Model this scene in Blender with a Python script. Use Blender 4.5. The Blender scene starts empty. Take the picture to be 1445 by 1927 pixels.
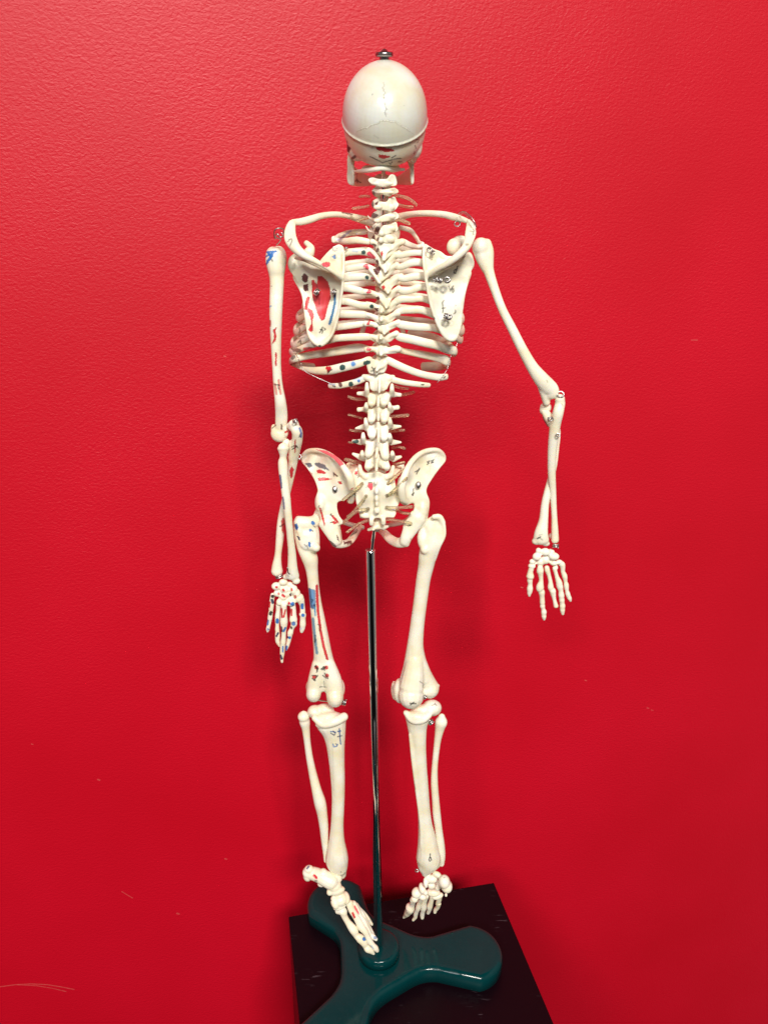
import bpy, math, random
import numpy as np
from mathutils import Vector, Matrix
from mathutils.geometry import delaunay_2d_cdt
random.seed(4)
scene = bpy.context.scene
COL = scene.collection

# ------------------------------------------------------------------ camera
F = 1446.0
TH = math.radians(20.0)
CT, ST = math.cos(TH), math.sin(TH)
CAM = np.array([0.0, 0.0, 0.766])
D0 = 0.62
FWD = np.array([0, CT, -ST]); UP = np.array([0, ST, CT]); RT = np.array([1.0, 0, 0])

def P(px, py, dy=0.0):
    """a point of the model: where it shows in the photo, and dy = mm beyond the plane of the back"""
    d = FWD + RT*(px-722.5)/F + UP*(963.5-py)/F
    t = (D0+dy/1000.0)/d[1]
    return CAM+d*t, t/F          # point, metres per photo pixel there

def proj(co):
    q = co-CAM
    z = q@FWD
    return 722.5+F*(q@RT)/z, 963.5-F*(q@UP)/z

def unit(v): return v/max(1e-12, np.linalg.norm(v))

# ------------------------------------------------------------------ materials
def new_mat(name):
    m = bpy.data.materials.new(name); m.use_nodes = True
    nt = m.node_tree; b = nt.nodes['Principled BSDF']
    return m, nt, b

def bone_material(name='bone_plastic', tint=(0.86, 0.82, 0.70), rough=0.34, bump=.2):
    m, nt, b = new_mat(name)
    N, L = nt.nodes, nt.links
    tc = N.new('ShaderNodeTexCoord')
    n1 = N.new('ShaderNodeTexNoise'); n1.inputs['Scale'].default_value = 55; n1.inputs['Detail'].default_value = 6
    L.new(tc.outputs['Object'], n1.inputs['Vector'])
    rp = N.new('ShaderNodeValToRGB'); e = rp.color_ramp.elements
    e[0].position = .3; e[0].color = (tint[0]*.93, tint[1]*.87, tint[2]*.70, 1)
    e[1].position = .65; e[1].color = (*tint, 1)
    L.new(n1.outputs['Fac'], rp.inputs['Fac'])
    at = N.new('ShaderNodeAttribute'); at.attribute_name = 'ink'
    mx = N.new('ShaderNodeMix'); mx.data_type = 'RGBA'
    L.new(at.outputs['Alpha'], mx.inputs['Factor'])
    L.new(rp.outputs['Color'], mx.inputs['A']); L.new(at.outputs['Color'], mx.inputs['B'])
    L.new(mx.outputs['Result'], b.inputs['Base Color'])
    n2 = N.new('ShaderNodeTexNoise'); n2.inputs['Scale'].default_value = 420; n2.inputs['Detail'].default_value = 4
    n3 = N.new('ShaderNodeTexNoise'); n3.inputs['Scale'].default_value = 110; n3.inputs['Detail'].default_value = 3
    L.new(tc.outputs['Object'], n2.inputs['Vector']); L.new(tc.outputs['Object'], n3.inputs['Vector'])
    ad = N.new('ShaderNodeMath'); ad.operation = 'MULTIPLY_ADD'; ad.inputs[1].default_value = .35
    L.new(n2.outputs['Fac'], ad.inputs[0]); L.new(n3.outputs['Fac'], ad.inputs[2])
    bp = N.new('ShaderNodeBump'); bp.inputs['Strength'].default_value = bump; bp.inputs['Distance'].default_value = .0012
    L.new(ad.outputs[0], bp.inputs['Height']); L.new(bp.outputs['Normal'], b.inputs['Normal'])
    mr = N.new('ShaderNodeMapRange'); mr.inputs['To Min'].default_value = rough-.08; mr.inputs['To Max'].default_value = rough+.14
    L.new(n1.outputs['Fac'], mr.inputs['Value']); L.new(mr.outputs['Result'], b.inputs['Roughness'])
    b.inputs['Subsurface Weight'].default_value = .15
    b.inputs['Subsurface Radius'].default_value = (1.0, .48, .18)
    b.inputs['Subsurface Scale'].default_value = .005
    b.inputs['Specular IOR Level'].default_value = .5
    return m

M_BONE = bone_material()
M_CAP = bone_material('skull_cap_plastic', (0.70, 0.715, 0.66), .17, .03)

def metal(name, col, rough):
    m, nt, b = new_mat(name)
    b.inputs['Base Color'].default_value = (*col, 1); b.inputs['Metallic'].default_value = 1
    n = nt.nodes.new('ShaderNodeTexNoise'); n.inputs['Scale'].default_value = 300
    mr = nt.nodes.new('ShaderNodeMapRange'); mr.inputs['To Min'].default_value = rough*.6; mr.inputs['To Max'].default_value = rough*1.6
    nt.links.new(n.outputs['Fac'], mr.inputs['Value']); nt.links.new(mr.outputs['Result'], b.inputs['Roughness'])
    return m
M_CHROME = metal('chrome', (.86, .85, .86), .07)
M_WIRE = metal('steel_wire', (.50, .48, .47), .30)
M_KNOB = metal('nickel', (.30, .27, .27), .25)

def nerve_material():
    m, nt, b = new_mat('clear_tube')
    b.inputs['Base Color'].default_value = (.90, .80, .58, 1)
    b.inputs['Transmission Weight'].default_value = .85
    b.inputs['Roughness'].default_value = .25
    b.inputs['IOR'].default_value = 1.18
    n = nt.nodes.new('ShaderNodeTexNoise'); n.inputs['Scale'].default_value = 500
    bp = nt.nodes.new('ShaderNodeBump'); bp.inputs['Strength'].default_value = .4; bp.inputs['Distance'].default_value = .001
    nt.links.new(n.outputs['Fac'], bp.inputs['Height']); nt.links.new(bp.outputs['Normal'], b.inputs['Normal'])
    return m
M_NERVE = nerve_material()

# ------------------------------------------------------------------ inks
RED = (.56, .004, .018); PINK = (.72, .06, .10); MAR = (.09, .002, .008); BLUE = (.010, .14, .45)
LBL = (.14, .33, .62); NAVY = (.012, .02, .08); GREEN = (.001, .05, .05); BLK = (.008, .007, .008)
GREY = (.22, .20, .17)

# ------------------------------------------------------------------ mesh builders
def catmull(pts, sub=6):
    pts = [np.array(p, float) for p in pts]
    if len(pts) < 3:
        out = [pts[0]*(1-t)+pts[1]*t for t in np.linspace(0, 1, sub+1)]
        return out
    q = [2*pts[0]-pts[1]]+pts+[2*pts[-1]-pts[-2]]
    out = []
    for i in range(1, len(q)-2):
        for j in range(sub):
            t = j/sub
            a, b, c, d = q[i-1], q[i], q[i+1], q[i+2]
            out.append(.5*((2*b)+(-a+c)*t+(2*a-5*b+4*c-d)*t*t+(-a+3*b-3*c+d)*t**3))
    out.append(pts[-1])
    return out

def tube_geo(rows, seg=14, sub=6, cap=True, zup=False):
    """rows: (x,y,z,r,k) world"""
    rs = catmull(rows, sub)
    rs = [np.concatenate([r[:3], [max(r[3], 1e-5), max(r[4], .1)]]) for r in rs]
    V, Fc = [], []
    n = len(rs)
    tang = [unit(rs[min(i+1, n-1)][:3]-rs[max(i-1, 0)][:3]) for i in range(n)]
    rows2 = []
    if cap:
        for a in (85, 60, 30):
            s, c = math.sin(math.radians(a)), math.cos(math.radians(a))
            rows2.append((rs[0][:3]-tang[0]*rs[0][3]*min(1, rs[0][4])*s, rs[0][3]*c, rs[0][4], tang[0]))
    for r, t in zip(rs, tang): rows2.append((r[:3], r[3], r[4], t))
    if cap:
        for a in (30, 60, 85):
            s, c = math.sin(math.radians(a)), math.cos(math.radians(a))
            rows2.append((rs[-1][:3]+tang[-1]*rs[-1][3]*min(1, rs[-1][4])*s, rs[-1][3]*c, rs[-1][4], tang[-1]))
    prev = None
    for (p, r, k, t) in rows2:
        v = unit(p-CAM)
        l = np.array([0, 0, 1.0]) if zup else np.cross(t, v)
        if np.linalg.norm(l) < .15: l = prev if prev is not None else np.cross(t, np.array([0, 0, 1.0]))
        l = unit(l-t*(l@t))
        if prev is not None and l@prev < 0: l = -l
        prev = l
        d = np.cross(l, t)
        for j in range(seg):
            a = 2*math.pi*j/seg
            V.append(p+l*r*math.cos(a)+d*r*k*math.sin(a))
    m = len(rows2)
    for i in range(m-1):
        for j in range(seg):
            a = i*seg+j; b = i*seg+(j+1) % seg
            Fc.append((a, b, b+seg, a+seg))
    Fc.append(tuple(reversed(range(seg)))); Fc.append(tuple(range((m-1)*seg, m*seg)))
    return V, Fc

def mesh_from(name, V, Fc):
    me = bpy.data.meshes.new(name)
    me.from_pydata([tuple(map(float, v)) for v in V], [], Fc)
    import bmesh
    bm = bmesh.new(); bm.from_mesh(me)
    bmesh.ops.recalc_face_normals(bm, faces=bm.faces)
    bm.to_mesh(me); bm.free()
    me.update()
    return me

def link(name, me, mat, parent=None, smooth=True):
    o = bpy.data.objects.new(name, me); COL.objects.link(o)
    if mat:
        me.materials.clear(); me.materials.append(mat)
    if smooth:
        me.polygons.foreach_set('use_smooth', [True]*len(me.polygons))
    if parent is not None:
        o.parent = parent
        o.matrix_parent_inverse = parent.matrix_world.inverted() if parent.type == 'EMPTY' else Matrix.Translation(-parent.location)
    return o

class Bone:
    def __init__(s, *fr):
        s.V = []; s.F = []; s.ink = []; s.fr(*(fr if fr else (0, 0, 1)))
    def fr(s, x0, y0, k):
        s.x0, s.y0, s.k = x0, y0, k; return s
    def q(s, x, y): return s.x0+x/s.k, s.y0+y/s.k
    def add(s, V, Fc):
        n = len(s.V); s.V += list(V); s.F += [tuple(i+n for i in f) for f in Fc]
    def row(s, p):
        x, y, dy, r = p[:4]; k = p[4] if len(p) > 4 else .9
        w, m = P(*s.q(x, y), dy)
        return np.array([*w, r/s.k*m, k])
    def t(s, pts, seg=14, sub=5, zup=False):
        s.add(*tube_geo([s.row(p) for p in pts], seg, sub, True, zup)); return s
    def e(s, x, y, dy, a, b, c=None, rot=0):
        w, m = P(*s.q(x, y), dy); m /= s.k
        c = (a+b)/2 if c is None else c
        v = unit(w-CAM); r0 = unit(np.cross(v, np.array([0, 0, 1.0]))); u0 = np.cross(r0, v)
        ca, sa = math.cos(math.radians(rot)), math.sin(math.radians(rot))
        r1 = r0*ca+u0*sa; u1 = -r0*sa+u0*ca
        V, Fc = [], []
        nu, nv = 14, 8
        for i in range(nv+1):
            ph = math.pi*(i+.02 if i == 0 else (i-.02 if i == nv else i))/nv
            for j in range(nu):
                al = 2*math.pi*j/nu
                V.append(w+m*(r1*a*math.sin(ph)*math.cos(al)+v*c*math.sin(ph)*math.sin(al)+u1*b*math.cos(ph)))
        for i in range(nv):
            for j in range(nu):
                A = i*nu+j; B = i*nu+(j+1) % nu
                Fc.append((A, B, B+nu, A+nu))
        Fc.append(tuple(reversed(range(nu)))); Fc.append(tuple(range(nv*nu, nv*nu+nu)))
        s.add(V, Fc); return s
    def p(s, outline, ctrl, th, step=5.0):
        """a curved plate; ctrl: list of (x,y,dy[,th mm scale]); th in frame pixels"""
        ol = [s.q(x, y) for x, y in outline]
        # densify outline with smooth curve
        pts = [np.array(p) for p in ol]; n = len(pts); sm = []
        for i in range(n):
            a, b, c, d = pts[i-1], pts[i], pts[(i+1) % n], pts[(i+2) % n]
            L = np.linalg.norm(c-b); m = max(1, int(L/4))
            for j in range(m):
                t = j/m
                sm.append(.5*((2*b)+(-a+c)*t+(2*a-5*b+4*c-d)*t*t+(-a+3*b-3*c+d)*t**3))
        poly = np.array(sm)
        x0, y0 = poly.min(0); x1, y1 = poly.max(0)
        inner = []
        def inside(x, y):
            r = False; j = len(poly)-1
            for i in range(len(poly)):
                if (poly[i][1] > y) != (poly[j][1] > y) and x < (poly[j][0]-poly[i][0])*(y-poly[i][1])/(poly[j][1]-poly[i][1])+poly[i][0]: r = not r
                j = i
            return r
        yy = y0+step/2
        while yy < y1:
            xx = x0+step/2
            while xx < x1:
                if inside(xx, yy) and np.min(np.hypot(poly[:, 0]-xx, poly[:, 1]-yy)) > step*.4: inner.append((xx, yy))
                xx += step
            yy += step
        allp = [Vector((float(a), float(b))) for a, b in poly]+[Vector(p) for p in inner]
        no = len(poly)
        vo, eo, fo, *_ = delaunay_2d_cdt(allp, [], [list(range(no))], 1, 1e-6)
        cc = np.array([(*s.q(c[0], c[1]), c[2]) for c in ctrl])
        def dyf(x, y):
            d2 = (cc[:, 0]-x)**2+(cc[:, 1]-y)**2+4
            w = 1/d2**1.25
            return float((w*cc[:, 2]).sum()/w.sum())
        m0 = P(*ol[0], 0)[1]*1000*th/s.k/2
        Fr, Bk = [], []
        for v in vo:
            dy = dyf(v.x, v.y)
            Fr.append(P(v.x, v.y, dy-m0)[0]); Bk.append(P(v.x, v.y, dy+m0)[0])
        nv = len(vo); faces = []
        cnt = {}
        for f in fo:
            faces.append(tuple(f)); faces.append(tuple(nv+i for i in reversed(f)))
            for i in range(len(f)):
                cnt[(f[i], f[(i+1) % len(f)])] = 1
        for (a, b) in cnt:
            if (b, a) not in cnt: faces.append((b, a, a+nv, b+nv))
        s.add(Fr+Bk, faces); return s
    # ink drawn on the surface ---------------------------------------
    def ik(s, col, w, pts, al=1.0):
        s.ink.append(('s', col, max(1.7, w/s.k), [s.q(x, y) for x, y in pts], al)); return s
    def ig(s, col, pts, al=1.0):
        s.ink.append(('p', col, 0, [s.q(x, y) for x, y in pts], al)); return s
    def build(s, name, parent=None, vox=.5, sm=3, mat=None, label=None, cl=None):
        me = mesh_from(name, s.V, s.F)
        tmp = bpy.data.objects.new('tmp', me); COL.objects.link(tmp)
        r = tmp.modifiers.new('r', 'REMESH'); r.mode = 'VOXEL'; r.voxel_size = vox/1000
        cl = {.55: 1.3, .5: 1.0, .52: 1.2, .45: .7, .42: .6, .34: .45, .3: .3}.get(vox, 0) if cl is None else cl
        if cl:      # fillet the joins: swell, fuse, shrink back
            for k_, st_ in enumerate((cl, -cl)):
                d_ = tmp.modifiers.new('d', 'DISPLACE'); d_.strength = st_/1000; d_.mid_level = 0
                r = tmp.modifiers.new('r', 'REMESH'); r.mode = 'VOXEL'; r.voxel_size = vox/1000
                q = tmp.modifiers.new('s', 'SMOOTH'); q.factor = .5; q.iterations = 1 if cl < .5 else 2
        if sm:
            q = tmp.modifiers.new('s', 'SMOOTH'); q.factor = .5; q.iterations = sm
        dg = bpy.context.evaluated_depsgraph_get()
        me2 = bpy.data.meshes.new_from_object(tmp.evaluated_get(dg))
        bpy.data.objects.remove(tmp); bpy.data.meshes.remove(me)
        me2.name = name
        paint(me2, s.ink)
        o = link(name, me2, mat or M_BONE, parent)
        if label: o['label'] = label
        return o

def paint(me, inks):
    n = len(me.vertices)
    co = np.empty(n*3); me.vertices.foreach_get('co', co); co = co.reshape(-1, 3)
    no = np.empty(n*3); me.vertices.foreach_get('normal', no); no = no.reshape(-1, 3)
    px, py = proj(co)
    facing = ((CAM-co)*no).sum(1)/np.linalg.norm(CAM-co, axis=1)
    fm = np.clip((facing+.02)/.08, 0, 1)
    rs = np.random.RandomState(7)
    jx = px+.35*np.sin(px*1.7+py*2.3)+.25*rs.randn(n); jy = py+.35*np.sin(py*1.9-px*1.3)+.25*rs.randn(n)
    col = np.zeros((n, 3)); al = np.zeros(n)
    for kind, c, w, pts, a0 in inks:
        pts = np.array(pts)
        if kind == 's':
            d = np.full(n, 1e9)
            if len(pts) == 1: d = np.hypot(jx-pts[0][0], jy-pts[0][1])
            for i in range(len(pts)-1):
                a, b = pts[i], pts[i+1]; ab = b-a
                t = np.clip(((jx-a[0])*ab[0]+(jy-a[1])*ab[1])/max(1e-9, ab@ab), 0, 1)
                d = np.minimum(d, np.hypot(jx-a[0]-t*ab[0], jy-a[1]-t*ab[1]))
            k = np.clip((w/2-d)/.7+.75, 0, 1)
        else:
            ins = np.zeros(n, bool); j = len(pts)-1
            for i in range(len(pts)):
                yi, yj = pts[i][1], pts[j][1]; xi, xj = pts[i][0], pts[j][0]
                if abs(yj-yi) > 1e-9:
                    ins ^= ((yi > jy) != (yj > jy)) & (jx < (xj-xi)*(jy-yi)/(yj-yi)+xi)
                j = i
            k = ins.astype(float)
        streak = .95+.05*np.sin(px*2.1+py*.6)*np.sin(py*.9-px*.4)
        k = k*fm*a0*streak
        nk = al+k*(1-al)
        wgt = np.where(nk > 1e-6, k/np.maximum(nk, 1e-6), 0)[:, None]
        col = col*(1-wgt)+np.array(c)*wgt
        al = nk
    at = me.color_attributes.new('ink', 'FLOAT_COLOR', 'POINT')
    at.data.foreach_set('color', np.concatenate([col, al[:, None]], 1).ravel())

def wire(name, pts, r, fr, parent, mat=None, seg=8, sub=6, label=None):
    """a thin tube straight through photo points (x,y,dy)"""
    b = Bone(*fr)
    V, Fc = tube_geo([b.row((x, y, dy, r, 1.0)) for x, y, dy in pts], seg, sub)
    o = link(name, mesh_from(name, V, Fc), mat or M_WIRE, parent)
    if label: o['label'] = label
    return o

def ring(fr, x, y, dy, R, r, parent, tilt=20, spin=0, turns=1, name='screw_eye', asp=1.0):
    """wire eye / short spring seen at an angle"""
    b = Bone(*fr); w, m = P(*b.q(x, y), dy); m /= b.k
    v = unit(w-CAM); r0 = unit(np.cross(v, np.array([0, 0, 1.0]))); u0 = np.cross(r0, v)
    ca, sa = math.cos(math.radians(spin)), math.sin(math.radians(spin))
    r1 = r0*ca+u0*sa; u1 = -r0*sa+u0*ca
    tt = math.radians(tilt); uu = u1*math.cos(tt)+v*math.sin(tt); ax = np.cross(r1, uu)
    n = int(18*turns); rows = []
    for i in range(n+1):
        a = 2*math.pi*turns*i/n
        rows.append(np.array([*(w+m*(r1*R*math.cos(a)*asp+uu*R*math.sin(a)+ax*(i/n-.5)*turns*r*2.8)), r*m*1.15, 1.0]))
    V, Fc = tube_geo(rows, 7, 1)
    return link(name, mesh_from(name, V, Fc), M_WIRE, parent)

def thing(name, label, cat, loc, group=None):
    o = bpy.data.objects.new(name, None); COL.objects.link(o); o.location = loc
    o.empty_display_size = .05
    o['label'] = label; o['category'] = cat
    if group: o['group'] = group
    bpy.context.view_layer.update()
    return o

base_pt = P(713, 1788, 8)[0]
SK = thing('anatomical_skeleton', 'cream plastic model skeleton seen from behind, hanging on the chrome rod of the green stand', 'skeleton model', tuple(P(708, 1000, 8)[0]))

# crops of the photo used for measuring
A = (600, 80, 4.817); B = (480, 360, 6.02); C = (700, 360, 6.02); D = (480, 560, 6.02); E = (700, 600, 6.425)
FP = (540, 800, 4.516); G = (480, 760, 3.857); H = (880, 420, 2.473); I = (540, 940, 4.5875); J = (720, 940, 4.5875)
K = (540, 1280, 4.817); L = (720, 1260, 4.5875); M = (550, 1600, 7.605); N = (730, 1600, 9.633); O = (520, 1640, 2.676)
Q = (980, 980, 9.633); S1 = (640, 290, 9.031); S2 = (640, 430, 9.031); S3 = (640, 570, 9.031); S4 = (640, 700, 9.031)
S5 = (620, 860, 8.028); LH = (490, 1070, 10.145)

#@@SKULL
# ------------------------------------------------------------------ skull
PHI = math.radians(33)
SC, sm_ = P(724, 225, 14)
WX = np.array([0, math.cos(PHI), math.sin(PHI)]); NX = np.array([0, -math.sin(PHI), math.cos(PHI)])
def dome(sgn, a, bdep, h, pw, nlev=18, nseg=56, extra=None):
    V, Fc = [], []
    for i in range(nlev):
        t = math.sin(math.pi/2*i/nlev)
        rho = (1-t**pw)**(1/pw)
        for j in range(nseg):
            al = 2*math.pi*j/nseg
            x, w = math.cos(al)*a*rho, math.sin(al)*bdep*rho
            x *= 1-.10*max(0, math.sin(al))            # narrower towards the forehead
            V.append(SC+sm_*(x*RT+w*WX+sgn*t*h*NX))
    top = len(V); V.append(SC+sm_*sgn*h*NX)
    for i in range(nlev-1):
        for j in range(nseg):
            p = i*nseg+j; q = i*nseg+(j+1) % nseg
            Fc.append((p, q, q+nseg, p+nseg))
    for j in range(nseg): Fc.append(((nlev-1)*nseg+j, (nlev-1)*nseg+(j+1) % nseg, top))
    Fc.append(tuple(reversed(range(nseg))))
    return V, Fc

sk = Bone(*A)
V, Fc = dome(-1, 78, 97, 64, 3.0); sk.add(V, Fc)
sk.e(350, 960, 12, 100, 110, 120).e(845, 950, 12, 95, 115, 120).t([(400, 975, 6, 75), (520, 1000, 2, 75), (640, 1010, 2, 75), (770, 975, 6, 75)])
sk.e(330, 1010, 16, 42, 55, 50).e(850, 1040, 16, 45, 58, 50)         # mastoids
sk.e(590, 1035, 6, 120, 62, 100)                                     # occipital base
sk.e(560, 1010, 40, 200, 90, 200)
# face seen only from the side: brow, cheek bones, upper jaw
sk.t([(330, 720, 66, 40), (450, 690, 80, 45), (600, 680, 84, 45), (750, 690, 80, 45), (880, 720, 66, 40)])
sk.t([(290, 930, 28, 18), (300, 900, 50, 22), (380, 900, 72, 40)]).t([(900, 930, 28, 18), (900, 900, 50, 22), (820, 900, 72, 40)])
sk.e(600, 960, 70, 150, 110, 120)
sk.t([(430, 1040, 62, 30), (520, 1050, 82, 34), (600, 1050, 86, 36), (690, 1050, 82, 34), (780, 1040, 62, 30)])
# ink
sk.ig(RED, [(510, 950), (560, 945), (660, 965), (690, 985), (600, 992), (530, 975)])
sk.ig(RED, [(535, 1015), (590, 1018), (650, 1030), (630, 1045), (580, 1055), (545, 1040)])
sk.ik(BLK, 8, [(465, 1035), (520, 1060), (575, 1090)], .8).ik(BLK, 8, [(575, 1090), (640, 1070), (690, 1055), (745, 1050)], .8)
sk.ik(BLK, 7, [(660, 1045), (695, 1025)], .8).ik(BLK, 12, [(720, 1082), (750, 1080)], .8).ik(BLK, 7, [(640, 1095), (650, 1108), (662, 1085)], .8)
sk.ig(MAR, [(235, 900), (265, 930), (290, 960), (275, 1000), (250, 985)]).ik(NAVY, 26, [(245, 900), (250, 930)], .8)
sk.ik(MAR, 24, [(305, 1050), (325, 1035)], .9)
sk.ik(BLK, 6, [(885, 880), (905, 885)], .7).ik(BLK, 6, [(890, 910), (900, 900)], .7).ik(BLK, 6, [(880, 960), (872, 935)], .7).ik(BLK, 6, [(862, 1010), (868, 990)], .7)
sk.ik(GREY, 5, [(480, 960), (500, 920)], .3)
SKULL = sk.build('skull', SK, .55, 10, label='skull with red and black marker on the back of the head, its cap cut off above')

cp = Bone(*A)
V, Fc = dome(1, 79.5, 99, 94, 2.3)
cp.add(V, Fc)
rim = []
for j in range(41):
    al = 2*math.pi*j/40
    p = SC+sm_*(math.cos(al)*80*(1-.10*max(0, math.sin(al)))*RT+math.sin(al)*99.5*WX+1.0*NX)
    rim.append(np.array([*p, 1.9*sm_, 1.0]))
cp.add(*tube_geo(rim, 8, 1, cap=False))
sut = []
random.seed(9)
for i in range(30):
    y = 365+i*10.5; sut.append((588+20*math.sin(i*.9)*.5+random.uniform(-9, 9)+i*.8, y))
cp.ik((.24, .21, .14), 5.5, sut, .7).ik((.80, .80, .74), 5, [(x+7, y) for x, y in sut], .5)
lam = [(350, 800), (380, 790), (410, 775), (440, 770), (470, 752), (500, 735), (535, 727), (570, 712), (610, 708), (650, 716), (690, 722), (720, 742), (750, 752), (790, 780), (820, 800)]
lam = [(x, y+random.uniform(-6, 6)) for x, y in lam]
cp.ik((.85, .84, .74), 11, lam, .8).ik((.25, .22, .15), 5, [(x, y+6) for x, y in lam], .7)
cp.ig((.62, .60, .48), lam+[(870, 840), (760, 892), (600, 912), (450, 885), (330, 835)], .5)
cp.ik((.1, .1, .1), 11, [(484, 470)], .7).ik((.35, .33, .27), 14, [(500, 840), (540, 868)], .3).ik((.35, .33, .27), 10, [(770, 570)], .3)
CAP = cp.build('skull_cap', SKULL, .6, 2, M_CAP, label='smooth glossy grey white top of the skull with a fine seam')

mb = Bone(*A)
mb.p([(262, 1010), (300, 990), (330, 1030), (320, 1130), (318, 1250), (330, 1300), (290, 1296), (258, 1265), (255, 1150)], [(290, 1000, 22), (290, 1290, 26)], 22)
mb.t([(312, 1205, 24, 88, .16), (345, 1225, 42, 80, .17), (430, 1252, 66, 52, .28), (500, 1258, 80, 38, .45), (600, 1258, 86, 36, .5), (710, 1250, 80, 38, .45), (775, 1232, 66, 60, .25), (825, 1212, 44, 80, .17), (842, 1205, 26, 85, .16)], sub=8, zup=True)
mb.p([(800, 1060), (858, 1060), (862, 1150), (862, 1270), (850, 1290), (826, 1240), (822, 1150)], [(830, 1050, 22), (840, 1280, 26)], 22)
mb.ik(BLK, 9, [(330, 1260), (345, 1240), (360, 1262), (380, 1268)], .9).ik(MAR, 12, [(345, 1250), (350, 1268)], .8).ik(MAR, 8, [(320, 1200), (350, 1190), (340, 1240)], .5)
mb.build('lower_jaw', SKULL, .5, 3)

# ------------------------------------------------------------------ spine
VB = []     # vertebrae
def vert(b, name='vertebra', nerves=(), vox=.40, label=None, sm=0):
    o = b.build(name, SK, vox, sm, label=label, cl=.35)
    VB.append(o)
    for fr, pts, r in nerves: wire('nerve_root', pts, r, fr, o, M_NERVE, 8, 5)
    return o

# neck
b = Bone(*S1).t([(250, 290, 18, 20), (400, 285, 6, 38), (560, 262, -2, 42), (700, 238, -4, 45), (820, 245, -2, 48), (930, 262, 4, 45), (1010, 262, 8, 30), (1085, 262, 10, 26)], sub=6)
b.e(480, 250, 16, 120, 60, 90).e(900, 240, 16, 120, 70, 90); vert(b)
b = Bone(*S1).p([(470, 440), (540, 395), (660, 420), (800, 415), (850, 345), (930, 360), (970, 500), (950, 540), (730, 560), (560, 530)], [(470, 440, 2), (720, 480, -4), (940, 450, 4)], 40)
b.e(730, 500, -3, 190, 45, 35).e(715, 450, 22, 170, 112, 90).e(560, 440, 14, 70, 50, 60).e(900, 420, 14, 70, 70, 70); vert(b)
b = Bone(*S1).p([(530, 632), (600, 590), (760, 600), (930, 570), (1000, 650), (900, 690), (840, 722), (740, 700), (640, 672)], [(530, 630, 3), (780, 650, -4), (990, 650, 4)], 38)
b.e(790, 650, -4, 150, 32, 30).e(725, 640, 20, 190, 112, 90); b.ik(MAR, 60, [(560, 700), (560, 660)], .8)
vert(b, nerves=[(S1, [(500, 720, 20), (420, 712, 20), (335, 722, 22)], 20), (S1, [(930, 700, 16), (1080, 730, 12), (1200, 780, 10), (1290, 860, 10)], 26)])
b = Bone(*S1).p([(565, 915), (600, 850), (650, 805), (790, 810), (830, 750), (930, 720), (960, 800), (1000, 850), (990, 880), (940, 950), (860, 985), (760, 955), (640, 955)], [(570, 920, -6), (780, 880, -4), (960, 820, 4)], 40)
b.e(640, 900, -6, 75, 45, 35).e(850, 900, -2, 90, 60, 45).e(725, 850, 20, 200, 112, 90)
b.ig(MAR, [(590, 850), (640, 790), (650, 830), (610, 880)]).ik(MAR, 50, [(545, 820), (540, 900)], .8)
vert(b, nerves=[(S1, [(480, 880, 20), (380, 905, 20), (220, 925, 22)], 22), (S1, [(980, 860, 18), (1100, 890, 18), (1225, 900, 18)], 24)])
b = Bone(*S1).p([(565, 1135), (640, 1090), (720, 1040), (850, 1000), (940, 975), (1005, 1050), (990, 1090), (940, 1120), (760, 1150), (680, 1165), (640, 1185)], [(570, 1140, -6), (780, 1080, -4), (980, 1050, 4)], 40)
b.e(630, 1130, -6, 60, 38, 30).e(850, 1060, -3, 110, 50, 40).e(725, 1060, 20, 205, 112, 90).t([(470, 1050, 14, 14), (520, 1100, 8, 18), (600, 1120, 0, 20)])
b.ig(MAR, [(500, 980), (580, 1000), (660, 1040), (600, 1090), (560, 1090), (500, 1040)], .9)
vert(b, nerves=[(S1, [(470, 1080, 22), (380, 1100, 24), (300, 1130, 26)], 26), (S1, [(960, 1110, 16), (1080, 1140, 14), (1170, 1180, 14)], 30)])
b = Bone(*S1).p([(640, 1335), (690, 1260), (720, 1215), (850, 1190), (950, 1150), (975, 1220), (990, 1285), (940, 1330), (860, 1345), (760, 1385), (700, 1410), (650, 1380)], [(650, 1340, -8), (800, 1270, -5), (960, 1220, 2)], 42)
b.e(700, 1350, -8, 60, 48, 36).e(860, 1260, -4, 100, 55, 40).e(730, 1260, 20, 200, 112, 90).t([(435, 1225, 16, 14), (500, 1310, 10, 20), (600, 1340, 2, 22), (670, 1390, -3, 20)])
b.ik(MAR, 60, [(510, 1240), (530, 1270)], .9).ik(MAR, 80, [(640, 1270), (620, 1330)], .9).ik((.3, .28, .25), 10, [(600, 1200), (540, 1290)], .7); vert(b)
b = Bone(*S2).p([(640, 190), (700, 150), (760, 105), (930, 100), (975, 185), (940, 250), (880, 275), (760, 250), (680, 230)], [(650, 190, -8), (800, 170, -5), (960, 180, 2)], 42)
b.e(690, 200, -8, 50, 50, 34).e(850, 180, -5, 95, 60, 40).e(730, 170, 20, 200, 112, 90).t([(490, 200, 14, 18), (560, 235, 8, 20), (640, 230, 0, 20)])
b.ik(MAR, 70, [(550, 110), (560, 165)], .95).ik(MAR, 30, [(640, 190), (650, 160)], .9); vert(b)

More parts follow.
